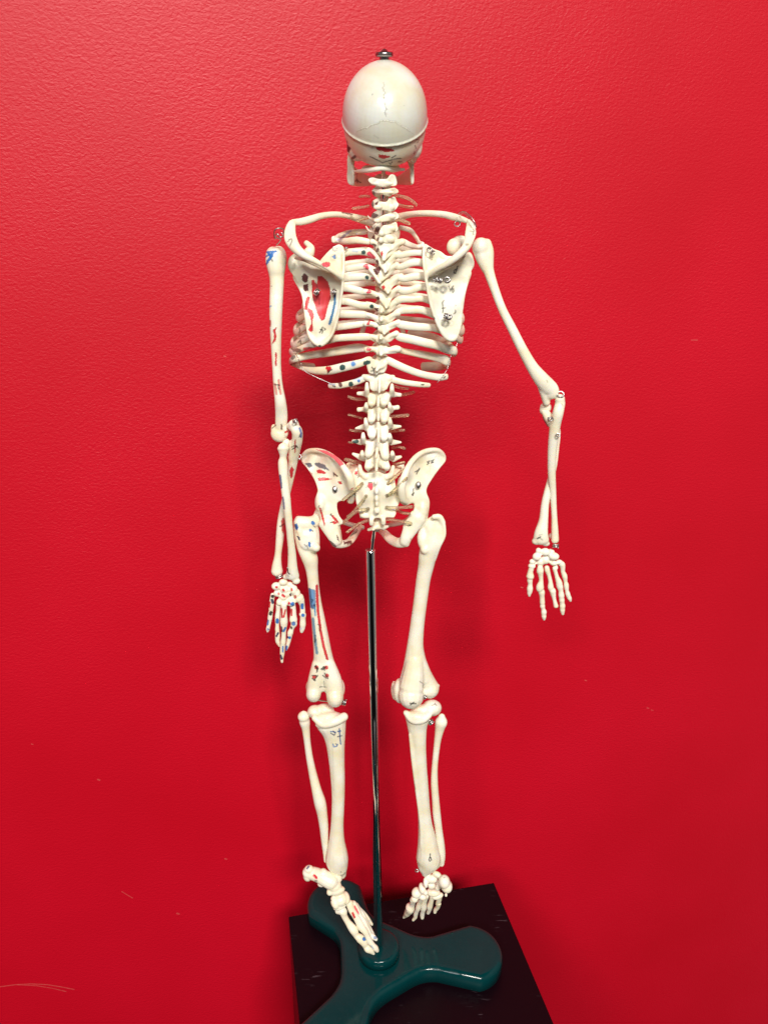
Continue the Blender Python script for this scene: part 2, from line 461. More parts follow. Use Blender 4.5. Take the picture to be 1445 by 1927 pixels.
# chest: (centre x, centre y, spine tip, left process end, right process end), all in photo pixels
TV = [((723, 470), (722, 492), (700, 455), (757, 455)),
      ((722, 490), (725, 515), (693, 471), (751, 477)),
      ((718, 510), (714, 534), (686, 501), (747, 499)),
      ((724, 532), (730, 554), (700, 521), (755, 520)),
      ((722, 555), (727, 582), (685, 549), (751, 543)),
      ((721, 578), (717, 590), (690, 573), (751, 566)),
      ((719, 598), (717, 606), (683, 592), (749, 589)),
      ((720, 612), (723, 631), (688, 609), (750, 607)),
      ((718, 634), (716, 640), (687, 634), (746, 628)),
      ((717, 656), (717, 671), (690, 658), (750, 657)),
      ((716, 680), (709, 700), (694, 679), (733, 676))]
for i, (c, tip, lp, rp) in enumerate(TV):
    b = Bone(0, 0, 1)
    cx, cy = c
    b.e(cx, cy-2, 15, 18, 13, 13)                                              # body
    b.t([(cx-1, cy-8, 2, 6.5), ((cx+tip[0])/2, (cy+tip[1])/2-2, -5, 5.2), (tip[0], tip[1]-3, -9, 3.2)])
    b.t([(cx-11, cy+2, 0, 5), (cx-4, cy+9, -4, 4.4), ((cx+tip[0])/2, tip[1]-8, -7, 3.6)])
    b.t([(cx+10, cy+2, 0, 5), (cx+4, cy+9, -4, 4.4), ((cx+tip[0])/2, tip[1]-8, -7, 3.6)])
    if i < 10:
        b.t([(lp[0], lp[1], -3, 6.0), ((lp[0]*2+cx)/3, (lp[1]*2+cy)/3-1, -3, 4.6), (cx-9, cy+2, -2, 6)])
        b.t([(rp[0], rp[1], -3, 6.4), ((rp[0]*2+cx)/3, (rp[1]*2+cy)/3+1, -3, 4.8), (cx+9, cy+3, -2, 6.5)])
        b.t([(rp[0]-4, rp[1]+5, -2, 3.4), (cx+12, cy+7, -3, 3.6), (tip[0]+3, tip[1]-6, -7, 3)])
    b.e(cx+1, cy+1, 1, 13, 11, 6)
    if i == 0:
        b.fr(*S2).p([(640, 290), (700, 235), (800, 260), (900, 230), (1010, 170), (1070, 210), (1080, 240), (960, 320), (850, 380), (790, 440), (780, 545), (735, 558), (690, 440)], [(650, 290, -5), (740, 540, -8), (1060, 220, 0)], 44)
        b.ik(MAR, 55, [(565, 285), (590, 290)], .9).ig(RED, [(690, 400), (720, 380), (730, 440), (715, 485), (695, 460)])
        b.ik(MAR, 40, [(640, 350), (630, 380)], .9)
    if i == 1: b.fr(*S2).ik(PINK, 60, [(490, 420), (520, 450), (570, 490)]).ik(BLK, 12, [(560, 530), (590, 530)]).ig(MAR, [(600, 540), (640, 520), (665, 600), (640, 620), (610, 570)])
    if i == 2: b.fr(*S2).ik(PINK, 60, [(440, 620), (460, 670)]).ig(MAR, [(560, 690), (640, 660), (710, 600), (690, 700), (640, 790), (600, 780)]).t([(500, 690, -5, 30), (590, 800, -9, 30), (670, 920, -11, 34)])
    if i == 3: b.fr(*S2).ik(GREEN, 62, [(450, 830)]).ik(PINK, 40, [(540, 840), (560, 850)], .9).ig(RED, [(700, 990), (745, 960), (765, 1000), (735, 1060), (720, 1040)])
    if i == 4: b.fr(*S2).ig(PINK, [(440, 1090), (490, 1030), (540, 1060), (520, 1100), (460, 1110)]).ig(MAR, [(600, 1180), (650, 1150), (680, 1180), (650, 1240), (600, 1220)])
    if i == 5: b.fr(*S2).ik(GREEN, 68, [(538, 1320)]).ig(MAR, [(585, 1350), (650, 1350), (645, 1400), (615, 1440), (590, 1400)])
    if i == 6: b.fr(*S3).ig(MAR, [(600, 330), (640, 330), (670, 370), (630, 420), (600, 400)])
    if i == 7: b.fr(*S3).ig(RED, [(450, 330), (510, 300), (500, 370), (455, 380)]).ig(MAR, [(585, 420), (640, 410), (640, 460), (600, 490)])
    if i == 8: b.fr(*S3).ig(MAR, [(600, 700), (640, 670), (650, 730), (620, 760)])
    if i == 9: b.fr(*S3).ik(PINK, 55, [(470, 785), (500, 785)]).ig(MAR, [(570, 860), (610, 830), (610, 910), (585, 890)])
    if i == 10:
        b.fr(*S3).p([(440, 960), (520, 940), (700, 990), (800, 930), (800, 1020), (790, 1120), (740, 1190), (660, 1190), (620, 1232), (560, 1210), (490, 1190), (450, 1080)], [(450, 1000, 0), (620, 1100, -5), (790, 1000, 0)], 60)
        b.e(540, 1110, -3, 80, 90, 30).e(700, 1090, -3, 80, 90, 30).e(620, 1180, -6, 30, 50, 30)
        b.ik(GREEN, 55, [(440, 1030), (490, 1010)]).ik(BLK, 12, [(540, 1090), (575, 1140), (575, 1190)], .9).ik(BLK, 12, [(590, 1110), (560, 1150), (530, 1160)], .9)
    ner = []
    if i == 6: ner = []
    vert(b, nerves=ner)
b = Bone(*S4).e(680, 120, 17, 190, 120, 110)
b.p([(470, 40), (600, 20), (740, 20), (880, 60), (900, 120), (830, 220), (795, 290), (730, 330), (690, 330), (665, 372), (635, 325), (560, 330), (505, 290), (500, 180)], [(470, 60, 2), (660, 250, -7), (890, 80, 2), (560, 150, -1), (780, 150, -1)], 60)
b.t([(672, 110, -6, 26), (672, 250, -10, 30), (664, 350, -11, 22)]).e(570, 270, -4, 60, 50, 26).e(755, 260, -4, 60, 50, 26)
b.t([(400, 80, 2, 45), (480, 100, 0, 60), (560, 100, 0, 50)]).t([(900, 90, 2, 45), (820, 110, 0, 60)])
vert(b, nerves=[(S4, [(480, 260, 14), (330, 270, 14), (190, 270, 14)], 22), (S4, [(900, 235, 14), (1020, 270, 12), (1150, 285, 12)], 22)])

def lumbar(cx, cy, fl, fr_, tl, tr, il, ir, sp, nerves=(), sw=60, inks=None):
    """facets (left,right) as (x0,y0,x1,y1); transverse processes; lower facets; spinous process"""
    b = Bone(*S4)
    b.e(cx, cy+60, 24, 205, 142, 120)
    for f in (fl, fr_):
        b.t([(f[0], f[1]+6, -2, 30), ((f[0]+f[2])/2, (f[1]+f[3])/2, -4, 42), (f[2], f[3], 0, 52)])
        b.e(f[2]+(30 if f is fl else -30), f[3]+10, 4, 60, 60, 60)
    for t_, s in ((tl, -1), (tr, 1)):
        b.t([(t_[0], t_[1], 6, t_[4], .7), ((t_[0]+t_[2])/2, (t_[1]+t_[3])/2, 6, 40, .7), (t_[2], t_[3], 5, 58, .8)])
    for i_, s in ((il, -1), (ir, 1)):
        b.t([(cx+s*118, cy+10, 0, 72, .7), ((cx+s*105+i_[0])/2, (cy+i_[1])/2, -3, 80, .6), (i_[0], i_[1]-60, -5, 68, .6), (i_[0], i_[1]-12, -4, 36, .6)])
    b.p([(cx-170, cy-30), (cx-60, cy-70), (cx+60, cy-70), (cx+170, cy-30), (cx+165, cy+60), (cx+120, cy+190), (cx+20, cy+150), (cx-20, cy+150), (cx-120, cy+190), (cx-165, cy+60)], [(cx-150, cy, 4), (cx, cy+60, -4), (cx+150, cy, 4), (cx-100, cy+150, -1), (cx+100, cy+150, -1)], 54)
    b.e(cx, cy+100, 14, 120, 150, 60)
    b.t([(sp[0], sp[1], -7, 26), ((sp[0]*2+sp[2])/3, (sp[1]+sp[3])/2, -12, 30), (sp[2], sp[3]-20, -13, 28)])
    if inks:
        for k in inks: b.ik(*k)
    vert(b, nerves=nerves)
lumbar(665, 390, (455, 190, 455, 390), (880, 210, 880, 380), (300, 365, 440, 370, 34), (1025, 390, 900, 380, 36), (530, 600), (740, 600), (650, 400, 645, 605),
       [(S4, [(440, 460, 14), (290, 465, 12), (150, 425, 12)], 28), (S4, [(1000, 400, 14), (1120, 378, 14), (1245, 345, 14)], 27)], 60)
lumbar(660, 640, (448, 530, 440, 640), (830, 520, 860, 660), (310, 640, 440, 630, 44), (985, 600, 860, 620, 44), (530, 880), (750, 880), (650, 680, 650, 840),
       [(S4, [(380, 790, 16), (260, 755, 14), (145, 730, 14)], 20), (S4, [(850, 760, 14), (1000, 750, 12), (1145, 735, 12)], 30)])
lumbar(640, 920, (432, 790, 450, 960), (840, 780, 855, 920), (262, 960, 420, 930, 20), (1030, 925, 850, 940, 24), (540, 1150), (745, 1190), (655, 960, 650, 1220),
       [(S4, [(360, 1010, 18), (280, 1005, 14), (170, 990, 14)], 20), (S4, [(840, 1010, 14), (980, 995, 12), (1080, 990, 12)], 25)])
lumbar(630, 1190, (390, 1040, 395, 1180), (840, 1050, 850, 1160), (215, 1175, 350, 1190, 30), (1035, 1195, 860, 1195, 20), (480, 1470), (770, 1510), (630, 1290, 610, 1470),
       [(S4, [(230, 1200, 14), (150, 1195, 14)], 18), (S4, [(890, 1290, 14), (1000, 1275, 12), (1095, 1300, 12)], 22)],
       inks=[(GREEN, 62, [(240, 1190), (285, 1180)])])
lumbar(625, 1460, (375, 1345, 370, 1450), (885, 1350, 890, 1440), (215, 1390, 350, 1450, 26), (1035, 1440, 900, 1480, 26), (475, 1680), (790, 1680), (620, 1560, 616, 1700),
       [(S4, [(340, 1550, 14), (220, 1520, 12), (100, 1490, 12)], 32), (S4, [(920, 1580, 14), (1000, 1560, 12), (1080, 1540, 12)], 28)])

# sacrum and coccyx
b = Bone(*S5)
b.p([(430, 150), (500, 225), (660, 235), (760, 225), (900, 300), (960, 250), (990, 370), (1010, 480), (1040, 560), (1058, 690), (1010, 770), (1003, 860), (980, 915), (870, 915),
     (760, 925), (680, 925), (590, 930), (460, 920), (448, 860), (440, 780), (405, 700), (392, 560), (370, 480), (380, 400), (330, 280)],
    [(430, 160, 12), (660, 240, 0), (720, 500, -5), (550, 600, -4), (880, 560, -4), (960, 300, 8), (1040, 600, 3), (720, 900, -4), (460, 900, 1), (400, 560, 2), (880, 900, -2), (990, 800, 0), (440, 780, 0)], 90)
b.p([(250, 110), (330, 78), (420, 130), (470, 220), (470, 380), (420, 420), (370, 380), (310, 250)], [(260, 110, 26), (440, 300, 14)], 90)
b.p([(960, 180), (1050, 120), (1125, 95), (1135, 150), (1060, 260), (990, 340), (930, 330)], [(1120, 100, 26), (950, 300, 14)], 90)
b.e(710, 235, 8, 150, 70, 70)
b.t([(455, 130, 8, 30), (480, 230, 2, 42), (560, 300, 0, 60)]).t([(960, 150, 8, 34), (930, 260, 4, 44), (860, 300, 0, 50)])
for (x, y, a, c) in ((700, 375, 32, 50), (712, 510, 36, 60), (712, 620, 34, 56), (715, 700, 30, 56), (720, 800, 50, 60)):
    b.e(x, y, -10, a, c, 30)
for pts in ([(530, 420), (590, 540), (620, 700), (640, 840), (635, 940), (636, 1010)], [(830, 420), (830, 560), (810, 700), (800, 840), (812, 930), (815, 1000)]):
    b.t([(x, y, -1 if y < 900 else -6, 30 if y < 880 else 38) for x, y in pts])
b.e(580, 480, -2, 90, 100, 40).e(870, 480, -2, 100, 100, 50).e(950, 640, 6, 100, 90, 60).e(480, 620, 5, 80, 120, 60).e(540, 880, -2, 80, 50, 40).e(900, 870, -2, 80, 45, 40)
b.ig(PINK, [(590, 400), (650, 390), (655, 470), (630, 510), (590, 470), (570, 430)]).ik(MAR, 10, [(590, 390), (640, 385)]).ik(GREY, 7, [(550, 460), (590, 440)], .7)
b.ig(PINK, [(380, 220), (410, 205), (430, 250), (400, 265)]).ik(RED, 14, [(385, 245), (400, 260)]).ik(BLK, 8, [(430, 310), (440, 290)], .8).ik(GREY, 7, [(390, 265), (420, 280)], .7)
for (x, y) in ((492, 405), (552, 592), (582, 785), (888, 400), (868, 580), (866, 762)): b.ik((.10, .05, .02), 50, [(x, y)], .85)  # nerve holes: their dark inside is painted on, not hollowed out
SAC = b.build('sacrum', SK, .45, 2)
for pts in ([(485, 410, -6), (350, 530, -8), (210, 645, -9)], [(550, 600, -6), (450, 730, -7), (330, 860, -6), (280, 900, -4)], [(580, 790, -6), (470, 800, -9), (370, 850, -10), (220, 985, -9)],
            [(600, 950, 0), (450, 1010, -3), (275, 1130, -5)], [(885, 400, -4), (980, 310, -6), (1090, 210, -5)], [(868, 590, -6), (980, 500, -9), (1160, 320, -11)],
            [(866, 762, -7), (1030, 768, -7), (1240, 752, -7)], [(1010, 800, 6), (1100, 840, 0), (1205, 862, -4)], [(870, 945, -1), (1040, 965, -4), (1225, 1000, -6)]):
    wire('nerve_root', pts, 23, S5, SAC, M_NERVE, 8, 6)
b = Bone(*S5).t([(720, 950, 4, 90, .5), (715, 1040, 4, 80, .5), (715, 1110, 6, 50, .5)]).t([(590, 1100, 2, 26), (650, 1080, 0, 36), (720, 1050, 0, 50), (820, 1060, 2, 36), (880, 1050, 4, 22)]).e(660, 1095, -4, 32, 24)
b.e(810, 1090, 2, 30, 22); b.build('coccyx', SK, .42, 2)
#@@RIBS
# ------------------------------------------------------------------ ribs: (x, y, dy, r) in photo px
def rib(back, lat=None, front=None, r=6.3, inks=None, k=.6, label=None):
    b = Bone(0, 0, 1); r *= 1.08; back = [(x, y, d, q*1.08) for x, y, d, q in back]
    pts = [(x, y, dy, rr, k) for x, y, dy, rr in back]
    if lat:
        lx, ly, ld = lat
        s = 1 if lx > 722 else -1
        x0, y0 = back[-1][0], back[-1][1]; d0 = back[-1][2]
        pts.append(((x0+lx)/2+s*8, (y0+ly)/2, d0*.55+ld*.28-1, r, k))
        pts.append((lx, ly, ld, r*.95, k))
        fx, fy, fd = front
        pts.append((lx-s*5, ly+(fy-ly)*.3, ld+(fd-ld)*.45, r*.95, k))
        pts.append((lx+(fx-lx)*.45, ly+(fy-ly)*.8, fd*.92, r*.95, k))
        pts.append((fx, fy, fd, r*.9, k))
    b.t(pts, sub=6, zup=True)
    if inks:
        for f in inks: b.fr(*f[0]).ik(*f[1:])
    return b.build('rib', SK, .5, 2, label=label)
# left (marker side)
rib([(694, 455, 3, 5.5), (672, 452, 4, 6.5), (650, 454, 12, 6), (636, 453, 22, 5)], (633, 449, 26), (688, 436, 52), r=6, inks=[(B, (.25, .2, .45), 22, [(935, 555), (1000, 510), (1080, 450)], .7), (B, MAR, 30, [(960, 560), (1010, 500)], .5)])
rib([(708, 486, 0, 4.5), (697, 479, -3, 5), (684, 474, -5, 6.3), (662, 474, -5, 6.5), (649, 477, -3, 6.3)], (618, 500, 28), (690, 470, 58), inks=[(B, GREEN, 50, [(1228, 690)]), (B, PINK, 50, [(1290, 710), (1340, 740)]), (B, LBL, 36, [(1110, 668), (1150, 672)], .5), (B, BLK, 10, [(1340, 770), (1355, 778)], .8)], label='rib with a green dot and pink marker')
rib([(700, 506, 0, 4.5), (688, 501, -3, 6), (676, 502, -4, 6.3), (649, 507, -2, 6.3)], (602, 528, 28), (692, 492, 62), inks=[(B, PINK, 44, [(1250, 850), (1275, 870)])])
rib([(702, 526, 0, 5), (690, 521, -4, 6), (673, 521, -5, 7.5), (645, 524, -3, 7.5)], (586, 555, 28), (694, 512, 64), r=7, inks=[(B, GREEN, 46, [(1268, 975)]), (B, LBL, 34, [(1070, 940), (1100, 950)], .45), (B, PINK, 40, [(1325, 985), (1350, 1000)], .8)], label='rib with a green dot and pale blue marker')
rib([(702, 551, 0, 4.5), (684, 550, -3, 5.6), (676, 547, -4, 6.6), (640, 542, -3, 7)], (574, 580, 28), (695, 532, 66), r=6.6, inks=[(B, PINK, 32, [(1275, 1155), (1310, 1140)])])
rib([(704, 578, 0, 5), (690, 575, -4, 6.5), (677, 574, -4, 6.6), (640, 567, -3, 6.6)], (563, 600, 26), (694, 556, 66), inks=[(B, GREEN, 54, [(1322, 1300)]), (B, BLK, 26, [(1030, 1310), (1035, 1330)], .7)], label='rib with a green dot at its head')
rib([(702, 598, 0, 4.5), (690, 593, -3, 5.5), (680, 592, -4, 7), (640, 591, -3, 7.2), (620, 593, -1, 7)], (558, 626, 24), (692, 580, 64), r=7, inks=[(D, BLK, 12, [(500, 340), (510, 380), (500, 400)], .7), (D, RED, 14, [(495, 290), (580, 310)], .6)])
rib([(702, 612, 1, 4), (686, 609, -1, 5), (672, 611, -2, 6), (640, 615, -1, 6.3), (622, 618, 1, 6.3)], (553, 650, 24), (688, 606, 62), r=7.2, inks=[(D, BLK, 14, [(490, 510), (515, 480), (520, 520)], .8), (D, MAR, 14, [(440, 500), (480, 470), (560, 450)], .5)])
rib([(706, 640, 0, 4.6), (698, 635, -3, 5.3), (685, 634, -4, 6.8), (640, 636, -3, 6.5), (620, 640, 0, 6.5)], (550, 664, 24), (680, 632, 60), r=6, inks=[(D, MAR, 44, [(445, 590), (500, 600)], .8), (D, RED, 30, [(560, 580), (640, 575)], .9)])
rib([(700, 659, 4, 4.6), (690, 656, 6, 6), (674, 655, 8, 8), (640, 660, 9, 8), (608, 665, 12, 7.4), (580, 669, 17, 7)], (548, 680, 28), (590, 690, 44), r=7, inks=[(D, BLK, 40, [(425, 685), (435, 670)], .8), (D, MAR, 14, [(400, 760), (470, 740)], .8), (D, PINK, 40, [(1285, 580)], .9)])
rib([(698, 676, 2, 5), (692, 677, 0, 6), (679, 683, -2, 7), (646, 691, 0, 8), (618, 697, 6, 8), (588, 697, 16, 6.5), (560, 691, 28, 3)], inks=[(D, GREEN, 66, [(990, 790)]), (D, BLUE, 46, [(1112, 752)]), (D, LBL, 66, [(1112, 752)], .5), (D, GREEN, 50, [(1250, 745), (1285, 735)]), (D, RED, 40, [(820, 800), (845, 800)]), (D, RED, 20, [(815, 790), (830, 845), (850, 800)]), (D, BLK, 9, [(820, 860), (845, 830), (870, 815)], .9), (D, BLK, 8, [(840, 840), (825, 825)], .9)], label='rib painted with green, blue and red dots')
rib([(696, 708, 4, 5), (688, 711, 2, 6), (675, 717, 1, 6), (662, 721, 1, 6), (638, 726, 4, 5.5), (620, 726, 10, 5)], inks=[(D, GREEN, 54, [(1085, 980)]), (D, BLUE, 34, [(1175, 942)]), (D, LBL, 50, [(1130, 920), (1230, 900)], .45), (D, MAR, 38, [(960, 970), (970, 995)], .95), (D, BLK, 14, [(885, 1000), (905, 1008)], .9), (D, LBL, 12, [(840, 980), (900, 985)], .8)], label='lowest rib painted with green, blue and red dots')
# right
rib([(745, 462, 3, 5.5), (756, 455, 2, 6), (771, 461, 6, 5.5), (787, 465, 18, 4.5)], (789, 457, 26), (752, 428, 54), r=5)
rib([(730, 486, 0, 4.6), (742, 480, -3, 6), (755, 480, -4, 6.2), (775, 476, -5, 5.8), (795, 477, -3, 5.6)], (830, 500, 26), (750, 466, 58))
rib([(730, 508, 0, 4.6), (742, 501, -3, 5.5), (755, 502, -4, 6), (773, 495, -5, 6.8), (795, 495, -3, 7)], (843, 526, 26), (750, 488, 62), r=6.8)
rib([(734, 529, 0, 4.6), (746, 521, -3, 5.5), (760, 524, -4, 6.6), (795, 520, -4, 7.4)], (854, 555, 26), (750, 508, 64), r=7)
rib([(737, 553, 0, 4.6), (748, 545, -3, 5.6), (759, 547, -4, 7.4), (773, 546, -4, 6.8), (799, 540, -3, 7)], (862, 580, 26), (748, 530, 66))
rib([(733, 575, 0, 4.6), (744, 568, -3, 6), (755, 563, -4, 6.8), (775, 563, -4, 6.2), (800, 563, -3, 6.2)], (868, 604, 24), (746, 552, 66))
rib([(734, 598, 0, 4.4), (742, 591, -3, 5), (754, 585, -3, 6.4), (773, 583, -4, 7.2), (799, 585, -3, 7)], (868, 625, 22), (746, 578, 64), r=7)
rib([(735, 614, 0, 4.4), (744, 609, -3, 5.4), (756, 611, -3, 7.5), (775, 614, -3, 7.5), (800, 616, -2, 7.2), (820, 618, 0, 7)], (866, 641, 22), (750, 600, 62), r=7)
rib([(735, 633, 0, 4.4), (744, 629, -2, 5), (752, 634, -3, 7.6), (775, 639, -3, 8), (800, 645, -2, 8), (822, 650, 2, 8), (842, 657, 9, 8.5)], (853, 664, 22), (770, 628, 60), r=8)
rib([(728, 661, 1, 5), (745, 657, 0, 7), (760, 661, 5, 5.5), (793, 667, 9, 6.8), (822, 673, 14, 7.5)], (842, 684, 26), (796, 690, 48), r=9)
rib([(724, 674, 2, 5.5), (734, 680, 0, 7), (762, 693, -1, 6.8), (793, 704, 1, 6.4), (824, 710, 8, 6.6), (840, 709, 13, 6)], inks=[(E, BLK, 12, [(868, 715), (885, 698)], .9)])
rib([(728, 712, 3, 5), (737, 714, 1, 6), (762, 720, 0, 5.6), (793, 724, 2, 5.2), (808, 725, 6, 4.4)], inks=[(E, BLK, 14, [(595, 795), (625, 795)], .9), (E, BLK, 8, [(605, 828), (608, 832)], .8)])
# sternum with rib cartilages
b = Bone(0, 0, 1).p([(700, 425), (745, 425), (752, 445), (738, 470), (736, 540), (728, 590), (720, 610), (712, 590), (706, 540), (704, 470), (692, 445)], [(720, 430, 52), (720, 520, 66), (720, 600, 66)], 8)
for s, xs in ((-1, 690), (1, 750)):
    for y in (436, 470, 490, 512, 532, 556, 580): b.t([(720, y+4, 62, 4), (xs, y, 60, 5, .6)])
    b.t([(xs, 600, 62, 5, .6), (720+s*20, 585, 66, 5), (720, 575, 67, 5)]).t([(xs-s*2+s*12, 630, 60, 5), (720+s*30, 600, 65, 5), (720+s*12, 578, 67, 5)])
b.build('sternum', SK, .6, 2)
wire('wire', [(455, 630, 14), (475, 660, 8), (490, 700, 6), (520, 740, 8), (530, 790, 6), (590, 850, 4), (700, 905, 2), (845, 970, 2), (900, 1005, 2)], 4.2, D, SK)
wire('wire', [(1060, 215, 16), (1010, 350, 12), (940, 480, 10), (915, 590, 8), (890, 640, 6), (790, 772, 4)], 3.6, E, SK)

# ------------------------------------------------------------------ shoulders
b = Bone(*B)
b.p([(935, 600), (985, 610), (1015, 660), (1022, 760), (1010, 900), (990, 1100), (975, 1250), (945, 1450), (900, 1600), (840, 1700), (780, 1750), (730, 1768), (670, 1740), (610, 1680), (582, 1600), (575, 1480), (560, 1330), (548, 1230), (530, 1120), (470, 1010), (400, 910), (375, 840), (400, 740), (470, 700), (600, 760), (700, 810), (780, 730), (860, 650)],
    [(960, 620, -6), (1000, 950, -13), (930, 1450, -12), (740, 1760, -10), (590, 1600, -6), (400, 820, 8), (540, 1150, 2), (700, 1050, -2), (760, 1250, -3), (720, 1550, -8), (860, 800, -7), (600, 800, 0), (850, 1000, -5)], 26)
b.t([(1005, 700, -8, 15), (1000, 950, -14, 20), (975, 1200, -14, 18), (930, 1450, -13, 18), (860, 1640, -12, 20), (740, 1740, -11, 26), (630, 1660, -8, 22), (590, 1520, -6, 20), (565, 1330, -4, 20), (540, 1160, 0, 22), (450, 980, 5, 26)])
b.t([(985, 985, -15, 34), (900, 925, -20, 26), (780, 845, -23, 28), (660, 780, -24, 36), (550, 720, -24, 48), (460, 640, -22, 62), (405, 540, -18, 76, .35), (400, 440, -14, 66, .35), (425, 345, -10, 44, .4)], sub=6)
b.p([(560, 700), (700, 790), (860, 870), (970, 960), (930, 1000), (840, 930), (700, 860), (560, 800), (440, 760)], [(560, 760, -14), (900, 940, -14), (440, 760, -4)], 90)
b.e(430, 830, 8, 60, 100, 80).t([(590, 740, 6, 60), (615, 690, 4, 64), (640, 640, 6, 38), (580, 585, 10, 34)])
b.ig(PINK, [(745, 825), (790, 800), (850, 805), (855, 840), (820, 860), (780, 858)]).ig(BLUE, [(870, 740), (910, 710), (920, 760), (895, 770)], .9)
b.ig(MAR, [(530, 960), (560, 925), (600, 960), (595, 1030), (560, 1035), (535, 1010)]).ig(MAR, [(548, 1060), (600, 1050), (605, 1120), (570, 1135), (548, 1110)])
b.ig(RED, [(640, 1010), (665, 1000), (700, 1060), (710, 960), (760, 960), (830, 1030), (850, 1100), (860, 1200), (820, 1330), (790, 1450), (750, 1470), (710, 1400), (680, 1300), (650, 1200)])
b.ik(PINK, 14, [(760, 1150), (740, 1300), (760, 1430)], .5).ik(PINK, 10, [(800, 1200), (780, 1350)], .5).ik(MAR, 12, [(690, 1020), (720, 1150), (730, 1280)], .5)
b.ig(RED, [(580, 1210), (600, 1185), (620, 1200), (600, 1320), (650, 1350), (670, 1400), (650, 1470), (660, 1570), (640, 1600), (600, 1570), (640, 1500), (630, 1440), (590, 1350), (555, 1340)])
b.ik((.02, .16, .34), 26, [(905, 1160), (905, 1260), (880, 1380), (845, 1500)]).ik(NAVY, 24, [(905, 1150), (905, 1190)])
b.fr(*D).ik(BLK, 12, [(735, 395), (765, 335)], .9).ik(BLK, 10, [(740, 360), (770, 370), (760, 405)], .9).ik(BLK, 8, [(780, 345), (800, 360), (785, 372)], .8).ik(BLK, 30, [(735, 550)], .9)
b.fr(*B).ik((.1, .1, .1), 5, [(370, 570), (395, 550), (385, 545), (415, 540), (420, 560), (395, 620)], .8)
SCL = b.build('scapula', SK, .5, 7, label='shoulder blade filled with red, pink and blue muscle marks')
ring(B, 905, 650, -16, 27, 5, SCL, 20); ring(B, 700, 1140, -9, 34, 6, SCL, 75, 55, 2.5); ring(B, 890, 1140, -11, 30, 6, SCL, 75, 55, 2.5)
ring(B, 1030, 640, -8, 16, 5, SCL, 60)

b = Bone(*C)
b.p([(600, 588), (640, 612), (700, 650), (780, 680), (850, 730), (960, 720), (1080, 700), (1150, 770), (1155, 850), (1110, 930), (1085, 1040), (1050, 1150), (1015, 1290), (1022, 1400), (1020, 1500), (990, 1600), (960, 1680), (905, 1712), (850, 1680), (800, 1610), (745, 1500), (690, 1370), (650, 1200), (625, 1050), (590, 900), (572, 750), (580, 640)],
    [(600, 600, -6), (580, 850, -13), (650, 1200, -12), (760, 1530, -11), (900, 1700, -10), (1010, 1400, -7), (1130, 860, 4), (850, 1100, -6), (800, 900, -6), (900, 1350, -9), (1050, 1000, -2), (750, 730, -4)], 26)
b.t([(590, 620, -8, 18), (585, 800, -14, 20), (620, 1050, -14, 20), (680, 1330, -13, 20), (790, 1590, -12, 26), (900, 1680, -11, 28), (980, 1580, -8, 22), (1008, 1400, -7, 18), (1050, 1130, -4, 18), (1110, 930, 2, 22)])
b.t([(650, 940, -14, 36), (740, 880, -19, 34), (850, 820, -23, 38), (960, 740, -25, 44), (1050, 650, -24, 50), (1095, 560, -21, 58, .45), (1115, 470, -16, 68, .35), (1110, 390, -12, 52, .4), (1090, 335, -9, 26)], sub=6)
b.p([(660, 900), (850, 780), (1000, 660), (1060, 720), (1000, 810), (850, 880), (720, 950)], [(700, 900, -12), (1000, 720, -14)], 90)
b.e(925, 630, 6, 85, 95, 60).e(1000, 560, 10, 90, 60, 50).e(1090, 800, 8, 62, 110, 80)
b.ik(BLK, 8, [(970, 845), (955, 890), (945, 925)], .9).ik(BLK, 9, [(955, 880), (930, 890), (928, 925), (945, 930)], .9)
b.ik(BLK, 6, [(870, 1075), (880, 1105), (905, 1110)], .8).ik(BLK, 6, [(905, 1085), (885, 1130)], .8).ik(BLK, 7, [(925, 1070), (905, 1095), (930, 1120), (915, 1150), (905, 1125), (925, 1100)], .8)
b.ik(BLK, 6, [(812, 1235), (795, 1260), (805, 1330), (800, 1380)], .9).ik(BLK, 5, [(795, 1325), (825, 1320)], .9).ik(BLK, 6, [(942, 1345), (945, 1370), (925, 1390)], .8).ik(BLK, 8, [(945, 1292)], .8)
b.ik(GREY, 5, [(1110, 450), (1150, 460), (1140, 485), (1155, 490)], .8).ik(GREY, 5, [(1060, 600), (1085, 595), (1080, 615), (1060, 610)], .8).ik(GREY, 5, [(770, 740), (800, 765), (820, 760)], .6)
b.ik(BLK, 28, [(700, 1440)], .8)
SCR = b.build('scapula', SK, .5, 7, label='plain cream shoulder blade lettered in thin black pen')
ring(C, 655, 670, -12, 34, 6, SCR, 55, -35, 1.6); ring(C, 690, 700, -12, 26, 6, SCR, 55, 60, 1.5)
ring(C, 720, 1000, -19, 26, 7, SCR, 50, 80, 1.5); ring(C, 765, 1012, -19, 26, 8, SCR, 50, 60, 2); ring(C, 850, 1005, -17, 32, 8, SCR, 30, 0, 2)
ring(C, 835, 1420, -18, 32, 8, SCR, 60, 80, 2); ring(C, 870, 1425, -18, 30, 7, SCR, 30, 20, 2)
for (x0, y0, x1, y1) in ((850, 1020, 850, 1020),): pass

